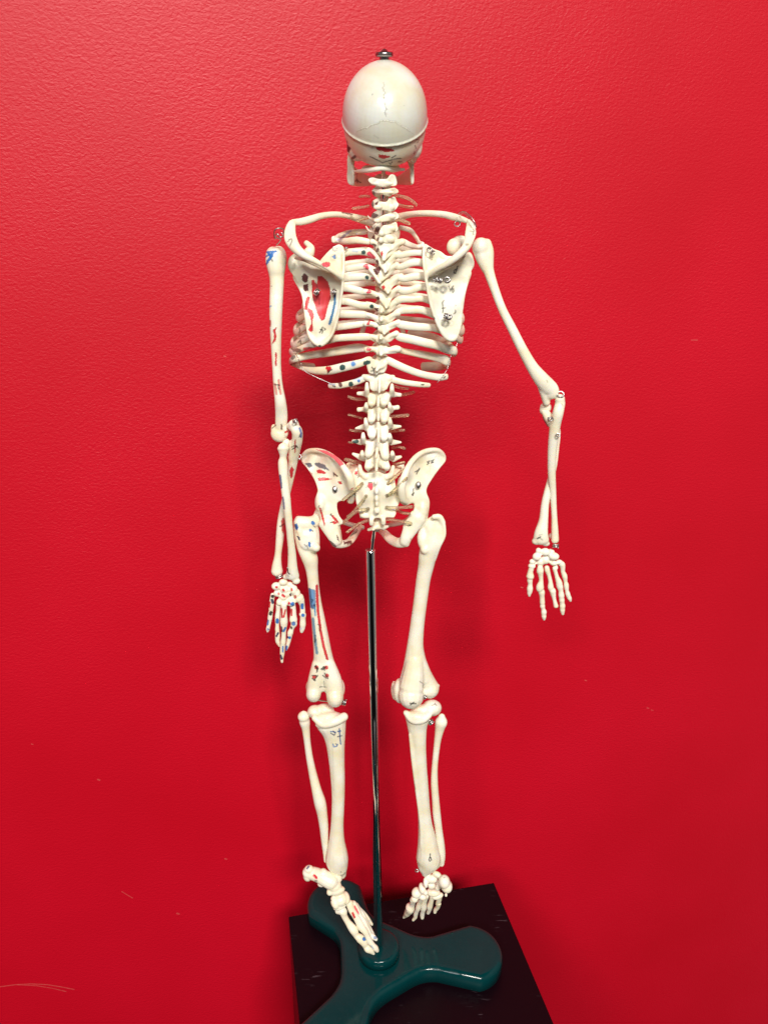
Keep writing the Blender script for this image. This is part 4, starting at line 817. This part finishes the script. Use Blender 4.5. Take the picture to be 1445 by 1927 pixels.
b = Bone(*L).t([(510, 405, 8, 30), (505, 450, 8, 54), (492, 510, 8, 42), (475, 600, 8, 32), (460, 720, 8, 28), (448, 850, 8, 28), (446, 980, 8, 32), (456, 1120, 8, 33), (466, 1250, 8, 36), (482, 1380, 8, 34), (496, 1500, 8, 38), (508, 1600, 8, 34), (508, 1680, 8, 24)], sub=6)
b.build('fibula', SK, .5, 7)

# ------------------------------------------------------------------ feet
b = Bone(*M)
b.t([(222, 315, 0, 84), (290, 330, 0, 92), (380, 360, -2, 98), (470, 400, -4, 110), (560, 450, -6, 112)])
b.e(220, 360, 0, 66, 82, 80).e(240, 275, 0, 70, 62, 70).e(440, 330, -2, 70, 70, 70, -20).e(420, 480, 2, 62, 46).e(590, 500, -6, 120, 96, 90, -20).e(640, 580, -8, 120, 64, 80, 10).e(535, 600, -10, 46, 48).e(620, 400, -2, 100, 80, 80)
b.e(690, 700, -10, 112, 96, 80, 20).e(610, 740, -12, 62, 96, 60, 15).e(770, 680, -8, 56, 90, 60, 15).e(680, 800, -12, 100, 60, 60, 15)
b.ik((.02, .05, .2), 26, [(235, 235), (215, 262)], .9).ik(PINK, 30, [(312, 360), (345, 400)]).ik(RED, 22, [(325, 360), (350, 390)]).ik(BLK, 20, [(330, 435), (350, 440)], .7).ik(GREEN, 16, [(548, 710), (556, 722)], .8)
FTL = b.build('foot', SK, .42, 2, label='foot with pink, red and blue marks, toes pointing down at the rod')
toes = [([(650, 870, -13, 42), (720, 870, -14, 62), (745, 940, -15, 46), (790, 1020, -16, 44), (840, 1090, -17, 56), (885, 1150, -18, 62), (920, 1220, -19, 46), (970, 1260, -20, 62), (1020, 1320, -21, 52), (1050, 1370, -21, 44), (1080, 1410, -22, 52), (1125, 1440, -22, 40), (1165, 1480, -22, 20)], [(BLUE, 56, [(1030, 1270)])]),
        ([(820, 760, -8, 54), (850, 850, -10, 52), (900, 930, -12, 50), (950, 1020, -14, 52), (985, 1090, -16, 58), (1040, 1160, -18, 46), (1070, 1220, -19, 40), (1110, 1300, -20, 44), (1150, 1350, -21, 34), (1190, 1400, -21, 42), (1215, 1435, -21, 30)], [(RED, 30, [(865, 900), (890, 960)]), ((.3, .5, .7), 18, [(1130, 1370), (1160, 1410)], .7)]),
        ([(870, 770, -6, 52), (920, 850, -8, 50), (970, 940, -10, 42), (1020, 1020, -12, 46), (1050, 1090, -14, 46), (1090, 1150, -15, 36), (1120, 1200, -15, 32), (1160, 1240, -16, 36), (1200, 1275, -16, 26)], [(PINK, 34, [(890, 810), (940, 905)]), (BLUE, 40, [(1180, 1250), (1195, 1250)], .7), (BLUE, 22, [(1105, 1230)], .7)]),
        ([(910, 790, -4, 42), (960, 860, -6, 36), (1010, 930, -8, 34), (1060, 1030, -10, 34), (1100, 1110, -11, 32), (1140, 1180, -12, 28), (1160, 1210, -12, 22)], [((.3, .4, .75), 36, [(1085, 1110)], .8)]),
        ([(900, 780, -2, 30), (970, 850, -4, 30), (1030, 915, -5, 32), (1070, 960, -6, 28), (1105, 1015, -6, 28), (1140, 1062, -6, 20)], [((.35, .4, .7), 24, [(1045, 945)], .7), ((.35, .4, .7), 20, [(1105, 1010)], .6)])]
for pts, ik_ in toes:
    t = Bone(*M).t(pts, sub=6, seg=12)
    for i in ik_: t.ik(*i)
    t.build('toe', FTL, .34, 1)
b = Bone(*N)
b.e(1020, 570, -6, 105, 120, 120, 8).e(1060, 650, -6, 108, 122, 110, 18).e(885, 440, 2, 92, 56, 70, -20).e(790, 520, 2, 110, 80, 80).e(720, 470, 4, 60, 60).e(790, 640, 2, 74, 66, 70).e(680, 590, 0, 44, 90, 60, 10).e(900, 600, 10, 70, 130, 70)
b.e(620, 690, 4, 64, 100, 60, 15).e(680, 770, 0, 50, 50).e(520, 770, 8, 94, 100, 80, -30).e(480, 880, 10, 70, 66, 60, -35).e(620, 840, 10, 80, 60, 50, -20).e(820, 760, 22, 130, 80, 60).e(900, 830, 24, 110, 60, 50, 20).e(1050, 810, 22, 28, 36)
b.ik(GREY, 8, [(1005, 500), (1030, 492)], .7).ik((.4, .2, .3), 30, [(790, 660), (800, 670)], .2)
FTR = b.build('foot', SK, .42, 2, label='plain cream foot turned sole towards the viewer')
for pts in ([(450, 900, 12, 56), (440, 980, 18, 50), (405, 1030, 20, 84), (400, 1070, 20, 78), (370, 1110, 24, 70), (345, 1150, 26, 56), (320, 1180, 30, 42), (280, 1225, 32, 18)],
            [(600, 850, 18, 44), (570, 940, 24, 44), (545, 1040, 26, 50), (520, 1100, 28, 42), (500, 1160, 30, 42), (495, 1210, 31, 36), (455, 1265, 32, 26)],
            [(700, 830, 22, 46), (660, 930, 26, 48), (645, 1040, 28, 56), (630, 1110, 30, 42), (620, 1170, 32, 44), (620, 1225, 32, 34)],
            [(800, 830, 26, 46), (780, 930, 28, 46), (755, 1020, 30, 54), (745, 1080, 32, 42), (725, 1135, 34, 34)],
            [(930, 820, 28, 56), (920, 900, 30, 50), (900, 980, 32, 44), (925, 960, 30, 40), (900, 1030, 34, 40), (860, 1080, 36, 38), (848, 1125, 36, 30)]):
    Bone(*N).t(pts, sub=6, seg=12).build('toe', FTR, .34, 1)
#@@STAND
# ------------------------------------------------------------------ stand
ST_ = thing('display_stand', 'dark green three armed base with a tall chrome rod, standing on the black pedestal', 'stand', (base_pt[0], base_pt[1], 0))
def lathe(name, prof, loc, axis, mat, parent, seg=48, smooth=True):
    ax = unit(np.array(axis, float)); u = unit(np.cross(ax, np.array([0, 1.0, .1]))); w = np.cross(ax, u)
    V, Fc = [], []
    for r, z in prof:
        for j in range(seg):
            a = 2*math.pi*j/seg
            V.append(np.array(loc)+ax*z+(u*math.cos(a)+w*math.sin(a))*max(r, 1e-5))
    for i in range(len(prof)-1):
        for j in range(seg):
            p = i*seg+j; q = i*seg+(j+1) % seg
            Fc.append((p, q, q+seg, p+seg))
    Fc.append(tuple(reversed(range(seg)))); Fc.append(tuple(range((len(prof)-1)*seg, len(prof)*seg)))
    o = link(name, mesh_from(name, V, Fc), mat, parent, smooth)
    return o

def enamel():
    m, nt, b = new_mat('green_enamel')
    n = nt.nodes.new('ShaderNodeTexNoise'); n.inputs['Scale'].default_value = 60; n.inputs['Detail'].default_value = 5
    tc = nt.nodes.new('ShaderNodeTexCoord'); nt.links.new(tc.outputs['Object'], n.inputs['Vector'])
    rp = nt.nodes.new('ShaderNodeValToRGB'); rp.color_ramp.elements[0].color = (.0003, .026, .029, 1); rp.color_ramp.elements[1].color = (.0006, .035, .038, 1)
    nt.links.new(n.outputs['Fac'], rp.inputs['Fac']); nt.links.new(rp.outputs['Color'], b.inputs['Base Color'])
    d5 = nt.nodes.new('ShaderNodeTexNoise'); d5.inputs['Scale'].default_value = 130; d5.inputs['Detail'].default_value = 8; nt.links.new(tc.outputs['Object'], d5.inputs['Vector'])
    m5 = nt.nodes.new('ShaderNodeMapRange'); m5.inputs['From Min'].default_value = .35; m5.inputs['From Max'].default_value = .75; m5.inputs['To Min'].default_value = .10; m5.inputs['To Max'].default_value = .45; nt.links.new(d5.outputs['Fac'], m5.inputs['Value']); nt.links.new(m5.outputs['Result'], b.inputs['Roughness'])
    b.inputs['Specular IOR Level'].default_value = .12; b.inputs['Coat Weight'].default_value = .32; b.inputs['Coat Roughness'].default_value = .05
    bp = nt.nodes.new('ShaderNodeBump'); bp.inputs['Strength'].default_value = .25; bp.inputs['Distance'].default_value = .002
    n4 = nt.nodes.new('ShaderNodeTexNoise'); n4.inputs['Scale'].default_value = 35; nt.links.new(tc.outputs['Object'], n4.inputs['Vector'])
    nt.links.new(n4.outputs['Fac'], bp.inputs['Height']); nt.links.new(bp.outputs['Normal'], b.inputs['Normal'])
    return m
M_GREEN = enamel()
bx, by = base_pt[0], base_pt[1]
ANG = [2, 125, 243]; LENS = {2: .100, 125: .086, 243: .100}
def sdf(x, y):
    ds = [math.hypot(x, y)-.022]
    for a in ANG:
        LEN = LENS[a]; a = math.radians(a); c, s = math.cos(a), math.sin(a)
        u = x*c+y*s; v = -x*s+y*c
        t = min(1, max(0, u/LEN)); rr = .0145+.0215*(max(0, t-.25)/.75)**1.9
        ds.append(math.hypot(u-t*LEN, v)-rr)
    k = 62.0
    return -math.log(sum(math.exp(-k*d) for d in ds))/k
outl = []
NS = 240
for i in range(NS):
    a = 2*math.pi*i/NS; lo, hi = 0, .2
    for _ in range(40):
        mid = (lo+hi)/2
        if sdf(mid*math.cos(a), mid*math.sin(a)) < 0: lo = mid
        else: hi = mid
    outl.append((lo*math.cos(a), lo*math.sin(a)))
outl = np.array(outl)
def inset(pl, d):
    nx = np.roll(pl, -1, 0)-np.roll(pl, 1, 0); nx /= np.linalg.norm(nx, axis=1)[:, None]
    return pl-np.stack([nx[:, 1], -nx[:, 0]], 1)*d
V, Fc = [], []
prof = [(.002, .001), (0, .003), (0, .015), (.0008, .018), (.0025, .0202), (.005, .0213), (.0075, .0218), (.0080, .0218)]
for d, z in prof:
    for x, y in inset(outl, d):
        r = math.hypot(x, y); zz = z
        V.append((bx+x, by+y, zz))
for i in range(len(prof)-1):
    for j in range(NS):
        p = i*NS+j; q = i*NS+(j+1) % NS
        Fc.append((p, q, q+NS, p+NS))
Fc.append(tuple(reversed(range(NS))))
Fc.append(tuple(range((len(prof)-1)*NS, len(prof)*NS)))
BASE = link('base', mesh_from('base', V, Fc), M_GREEN, ST_)
lathe('collar', [(.0225, .020), (.0225, .030), (.0215, .0328), (.019, .0340), (.006, .0345)], (bx, by, 0), (0, 0, 1), M_GREEN, ST_)
top_pole = P(697, 1034, 8)[0]; bot = np.array([bx, by, .033])
def polyrod(name, pts, r, mat, parent, cap=True):
    rows = [np.array([*p, r, 1.0]) for p in pts]
    V, Fc = tube_geo(rows, 32, 4, cap=cap)
    return link(name, mesh_from(name, V, Fc), mat, parent)
dirp = unit(top_pole-bot); Lp = np.linalg.norm(top_pole-bot)
lathe('pole', [(.0046, 0), (.0046, Lp-.001), (.0041, Lp), (.0025, Lp)], bot, dirp, M_CHROME, ST_)
# screw on the crown of the skull
sil = max((SC+sm_*(math.sin(a)*99*WX*0.985+math.cos(a)*94*NX) for a in np.linspace(-1, 1.2, 80)), key=lambda p: -proj(p)[1])
top = sil+np.array([-.0004, .003, -.0018])
rodpts = [top_pole-dirp*.01, P(703, 1005, 8)[0], P(712, 900, 14)[0], P(712, 740, 15)[0], P(720, 560, 15)[0], P(722, 440, 13)[0], P(721, 340, 9)[0], P(722, 300, 16)[0], top+np.array([0, 0, -.004])]
ROD = polyrod('rod', rodpts, .0016, M_CHROME, ST_)
lathe('thumb_screw', [(.0034, -.003), (.0034, .0048), (.0034, .0050), (.0062, .0053), (.0064, .0064), (.0062, .0078), (.0030, .0080), (.0020, .0094), (.0006, .0102)], top, (0, -.10, 1), M_KNOB, ROD, 32)

# ------------------------------------------------------------------ pedestal and wall
def gp(px, py, z=0.0):
    d = FWD+RT*(px-722.5)/F+UP*(963.5-py)/F
    t = (z-CAM[2])/d[2]
    return CAM+d*t
c1, c2 = gp(543, 1724.5), gp(929, 1660.6)
ex = unit(c2-c1); ey = np.array([ex[1], -ex[0], 0])      # towards the viewer
Wd = np.linalg.norm(c2-c1); Dp = .36
def pedestal_mat():
    m, nt, b = new_mat('black_laminate'); Nn, Ll = nt.nodes, nt.links
    tc = Nn.new('ShaderNodeTexCoord')
    n = Nn.new('ShaderNodeTexNoise'); n.inputs['Scale'].default_value = 25; n.inputs['Detail'].default_value = 8; Ll.new(tc.outputs['Object'], n.inputs['Vector'])
    mp = Nn.new('ShaderNodeMapping'); mp.inputs['Scale'].default_value = (60, 330, 60); mp.inputs['Rotation'].default_value = (0, 0, .6); Ll.new(tc.outputs['Object'], mp.inputs['Vector'])
    s = Nn.new('ShaderNodeTexNoise'); s.inputs['Scale'].default_value = 1; s.inputs['Detail'].default_value = 3; Ll.new(mp.outputs['Vector'], s.inputs['Vector'])
    r = Nn.new('ShaderNodeValToRGB'); r.color_ramp.elements[0].position = .62; r.color_ramp.elements[1].position = .70; Ll.new(s.outputs['Fac'], r.inputs['Fac'])
    r2 = Nn.new('ShaderNodeValToRGB'); r2.color_ramp.elements[0].position = .52; r2.color_ramp.elements[1].position = .7; Ll.new(n.outputs['Fac'], r2.inputs['Fac'])
    mu = Nn.new('ShaderNodeMath'); mu.operation = 'MULTIPLY'; Ll.new(r.outputs['Color'], mu.inputs[0]); Ll.new(r2.outputs['Color'], mu.inputs[1])
    mx = Nn.new('ShaderNodeMix'); mx.data_type = 'RGBA'; mx.inputs['A'].default_value = (.0055, .0012, .003, 1); mx.inputs['B'].default_value = (.06, .045, .055, 1)
    Ll.new(mu.outputs[0], mx.inputs['Factor']); Ll.new(mx.outputs['Result'], b.inputs['Base Color'])
    b.inputs['Roughness'].default_value = .38; b.inputs['Specular IOR Level'].default_value = .16
    return m
V = []
zt, zb = 0.0, -.55
for z in (zb, zt):
    for (u, v) in ((0, 0), (Wd, 0), (Wd, Dp), (0, Dp)):
        V.append(tuple(np.array([c1[0], c1[1], 0])+ex*u+ey*v+np.array([0, 0, z])))
me = mesh_from('pedestal', V, [(0, 3, 2, 1), (4, 5, 6, 7), (0, 1, 5, 4), (1, 2, 6, 5), (2, 3, 7, 6), (3, 0, 4, 7)])
ped = link('pedestal', me, pedestal_mat(), None, smooth=False)
bv = ped.modifiers.new('bevel', 'BEVEL'); bv.width = .0012; bv.segments = 2
ped['label'] = 'scuffed black laminate pedestal under the green stand, in front of the red wall'; ped['category'] = 'pedestal'

GAP = .115
wo = np.array([c1[0], c1[1], 0])-ey*GAP            # a point on the wall
def wallpt(px, py):
    d = FWD+RT*(px-722.5)/F+UP*(963.5-py)/F
    t = ((wo-CAM)@ey)/(d@ey); p = CAM+d*t
    return ((p-wo)@ex, p[2])
def wall_mat():
    m, nt, b = new_mat('red_wall_paint'); Nn, Ll = nt.nodes, nt.links
    tc = Nn.new('ShaderNodeTexCoord')
    mp = Nn.new('ShaderNodeMapping'); mp.inputs['Scale'].default_value = (270, 1, 420); Ll.new(tc.outputs['Object'], mp.inputs['Vector'])
    n = Nn.new('ShaderNodeTexNoise'); n.inputs['Scale'].default_value = 1; n.inputs['Detail'].default_value = 3; n.inputs['Roughness'].default_value = .5; n.inputs['Distortion'].default_value = .6
    Ll.new(mp.outputs['Vector'], n.inputs['Vector'])
    big = Nn.new('ShaderNodeTexNoise'); big.inputs['Scale'].default_value = 4; big.inputs['Detail'].default_value = 4; Ll.new(tc.outputs['Object'], big.inputs['Vector'])
    st = Nn.new('ShaderNodeMapRange'); st.inputs['From Min'].default_value = .3; st.inputs['From Max'].default_value = .7; st.inputs['To Min'].default_value = .3; st.inputs['To Max'].default_value = .6
    Ll.new(big.outputs['Fac'], st.inputs['Value'])
    bp = Nn.new('ShaderNodeBump'); bp.inputs['Distance'].default_value = .0010; Ll.new(st.outputs['Result'], bp.inputs['Strength'])
    Ll.new(n.outputs['Fac'], bp.inputs['Height']); Ll.new(bp.outputs['Normal'], b.inputs['Normal'])
    rp = Nn.new('ShaderNodeValToRGB'); rp.color_ramp.elements[0].position = .3; rp.color_ramp.elements[0].color = (.50, .0008, .0115, 1); rp.color_ramp.elements[1].position = .7; rp.color_ramp.elements[1].color = (.56, .0016, .0165, 1)
    Ll.new(big.outputs['Fac'], rp.inputs['Fac'])
    # scuffs: distance to short segments in the plane of the wall
    sep = Nn.new('ShaderNodeSeparateXYZ'); Ll.new(tc.outputs['Object'], sep.inputs[0])
    cmb = Nn.new('ShaderNodeCombineXYZ'); Ll.new(sep.outputs['X'], cmb.inputs['X']); Ll.new(sep.outputs['Z'], cmb.inputs['Y'])
    acc = None
    segs = []
    line1 = [(0, 1857), (30, 1853), (60, 1851.5), (90, 1853), (115, 1857), (140, 1862)]
    line2 = [(30, 1853), (70, 1855), (100, 1860), (125, 1866)]
    for ln, w in ((line1, .0008), (line2, .0006)):
        for a, c in zip(ln[:-1], ln[1:]): segs.append((a, c, w))
    for (x, y, w) in ((185, 1467, .0011), (424, 1616, .0011), (334, 1719, .0014), (1217, 1332, .0010), (1225, 1336, .0008), (60, 1400, .0006), (1100, 1280, .0008), (422, 670, .0008), (980, 1105, .0009)):
        segs.append(((x, y), (x+3, y+1), w))
    segs.append(((1300, 640), (1312, 640), .0006)); segs.append(((230, 1678), (250, 1690), .0006))
    for a, c, w in segs:
        a = np.array(wallpt(*a)); c = np.array(wallpt(*c)); dl = c-a; L2 = float(dl@dl)
        s1 = Nn.new('ShaderNodeVectorMath'); s1.operation = 'SUBTRACT'; Ll.new(cmb.outputs[0], s1.inputs[0]); s1.inputs[1].default_value = (a[0], a[1], 0)
        d1 = Nn.new('ShaderNodeVectorMath'); d1.operation = 'DOT_PRODUCT'; Ll.new(s1.outputs[0], d1.inputs[0]); d1.inputs[1].default_value = (dl[0]/L2, dl[1]/L2, 0)
        cl = Nn.new('ShaderNodeClamp'); Ll.new(d1.outputs['Value'], cl.inputs['Value'])
        sc = Nn.new('ShaderNodeVectorMath'); sc.operation = 'SCALE'; sc.inputs[0].default_value = (dl[0], dl[1], 0); Ll.new(cl.outputs[0], sc.inputs['Scale'])
        ds = Nn.new('ShaderNodeVectorMath'); ds.operation = 'DISTANCE'; Ll.new(s1.outputs[0], ds.inputs[0]); Ll.new(sc.outputs[0], ds.inputs[1])
        mr = Nn.new('ShaderNodeMapRange'); Ll.new(ds.outputs['Value'], mr.inputs['Value']); mr.inputs['From Min'].default_value = w*.4; mr.inputs['From Max'].default_value = w*1.3; mr.inputs['To Min'].default_value = 1; mr.inputs['To Max'].default_value = 0
        if acc is None: acc = mr.outputs['Result']
        else:
            mm = Nn.new('ShaderNodeMath'); mm.operation = 'MAXIMUM'; Ll.new(acc, mm.inputs[0]); Ll.new(mr.outputs['Result'], mm.inputs[1]); acc = mm.outputs[0]
    br = Nn.new('ShaderNodeTexNoise'); br.inputs['Scale'].default_value = 260; Ll.new(tc.outputs['Object'], br.inputs['Vector'])
    mu = Nn.new('ShaderNodeMath'); mu.operation = 'MULTIPLY'; Ll.new(acc, mu.inputs[0]); Ll.new(br.outputs['Fac'], mu.inputs[1])
    mx = Nn.new('ShaderNodeMix'); mx.data_type = 'RGBA'; mx.inputs['B'].default_value = (.62, .12, .11, 1)
    Ll.new(mu.outputs[0], mx.inputs['Factor']); Ll.new(rp.outputs['Color'], mx.inputs['A']); Ll.new(mx.outputs['Result'], b.inputs['Base Color'])
    b.inputs['Roughness'].default_value = .46; b.inputs['Specular IOR Level'].default_value = .40
    return m
# wall in its own axes so that the texture lies in its plane
me = bpy.data.meshes.new('wall')
t_ = .06
vs = [(x, y, z) for y in (0, t_) for (x, z) in ((-2.2, -.6), (2.4, -.6), (2.4, 1.9), (-2.2, 1.9))]
me.from_pydata(vs, [], [(0, 1, 2, 3), (7, 6, 5, 4), (0, 4, 5, 1), (1, 5, 6, 2), (2, 6, 7, 3), (3, 7, 4, 0)])
wall = link('wall', me, wall_mat(), None, smooth=False)
wall.location = tuple(wo); wall.rotation_euler = (0, 0, math.atan2(ex[1], ex[0]))
wall['kind'] = 'structure'; wall['label'] = 'plain red painted wall with fine orange peel texture behind the skeleton'

# ------------------------------------------------------------------ light
w = bpy.data.worlds.new('World'); scene.world = w; w.use_nodes = True
nt = w.node_tree; Nn, Ll = nt.nodes, nt.links
bg = Nn['Background']
tc = Nn.new('ShaderNodeTexCoord'); sp = Nn.new('ShaderNodeSeparateXYZ'); Ll.new(tc.outputs['Generated'], sp.inputs[0])
rz = Nn.new('ShaderNodeValToRGB'); Ll.new(sp.outputs['Z'], rz.inputs['Fac'])
mrz = Nn.new('ShaderNodeMapRange'); mrz.inputs['From Min'].default_value = -1; mrz.inputs['From Max'].default_value = 1; Ll.new(sp.outputs['Z'], mrz.inputs['Value']); Ll.new(mrz.outputs['Result'], rz.inputs['Fac'])
cr = rz.color_ramp; cr.elements[0].position = .0; cr.elements[0].color = (.24, .22, .21, 1); cr.elements[1].position = 1; cr.elements[1].color = (1.0, .95, .9, 1)
e = cr.elements.new(.45); e.color = (.26, .24, .23, 1); e = cr.elements.new(.62); e.color = (.5, .48, .46, 1)
# dark figure of the viewer behind the camera, brighter room to the sides
ax = Nn.new('ShaderNodeMath'); ax.operation = 'ABSOLUTE'; Ll.new(sp.outputs['X'], ax.inputs[0])
mrx = Nn.new('ShaderNodeMapRange'); mrx.inputs['From Min'].default_value = .50; mrx.inputs['From Max'].default_value = .72; mrx.inputs['To Min'].default_value = .12; mrx.inputs['To Max'].default_value = 4.2; mrx.interpolation_type = 'SMOOTHSTEP'
Ll.new(ax.outputs[0], mrx.inputs['Value'])
mu = Nn.new('ShaderNodeVectorMath'); mu.operation = 'SCALE'; Ll.new(rz.outputs['Color'], mu.inputs[0]); Ll.new(mrx.outputs['Result'], mu.inputs['Scale'])
Ll.new(mu.outputs[0], bg.inputs['Color']); bg.inputs['Strength'].default_value = .13

def area(name, loc, target, sx, sy, power, col=(1, 1, 1)):
    l = bpy.data.lights.new(name, 'AREA'); l.shape = 'RECTANGLE'; l.size = sx; l.size_y = sy; l.energy = power; l.color = col
    o = bpy.data.objects.new(name, l); COL.objects.link(o); o.location = loc
    o.rotation_euler = (Vector(target)-Vector(loc)).to_track_quat('-Z', 'Y').to_euler()
    return o
area('ceiling_lamp', (1.0, -3.6, 4.1), (0, .7, .40), 1.2, .7, 345, (1, .955, .885))
area('ceiling_lamp', (-1.3, -4.2, 3.9), (0, .7, .35), 1.0, .6, 125, (1, .96, .90))
area('window_lamp', (-.08, -1.6, 1.5), (0, .7, .5), .3, .6, 8, (.88, .95, 1))

# ------------------------------------------------------------------ camera
cam = bpy.data.cameras.new('camera'); co = bpy.data.objects.new('camera', cam); COL.objects.link(co)
co.location = tuple(CAM); co.rotation_euler = (math.pi/2-TH, 0, 0)
cam.sensor_fit = 'VERTICAL'; cam.sensor_height = 36; cam.sensor_width = 27; cam.lens = F/1927*36; cam.clip_start = .01; cam.clip_end = 50
scene.camera = co
scene.view_settings.view_transform = 'Standard'; scene.view_settings.look = 'None'; scene.view_settings.exposure = 0; scene.view_settings.gamma = 1
scene.view_settings.use_curve_mapping = False
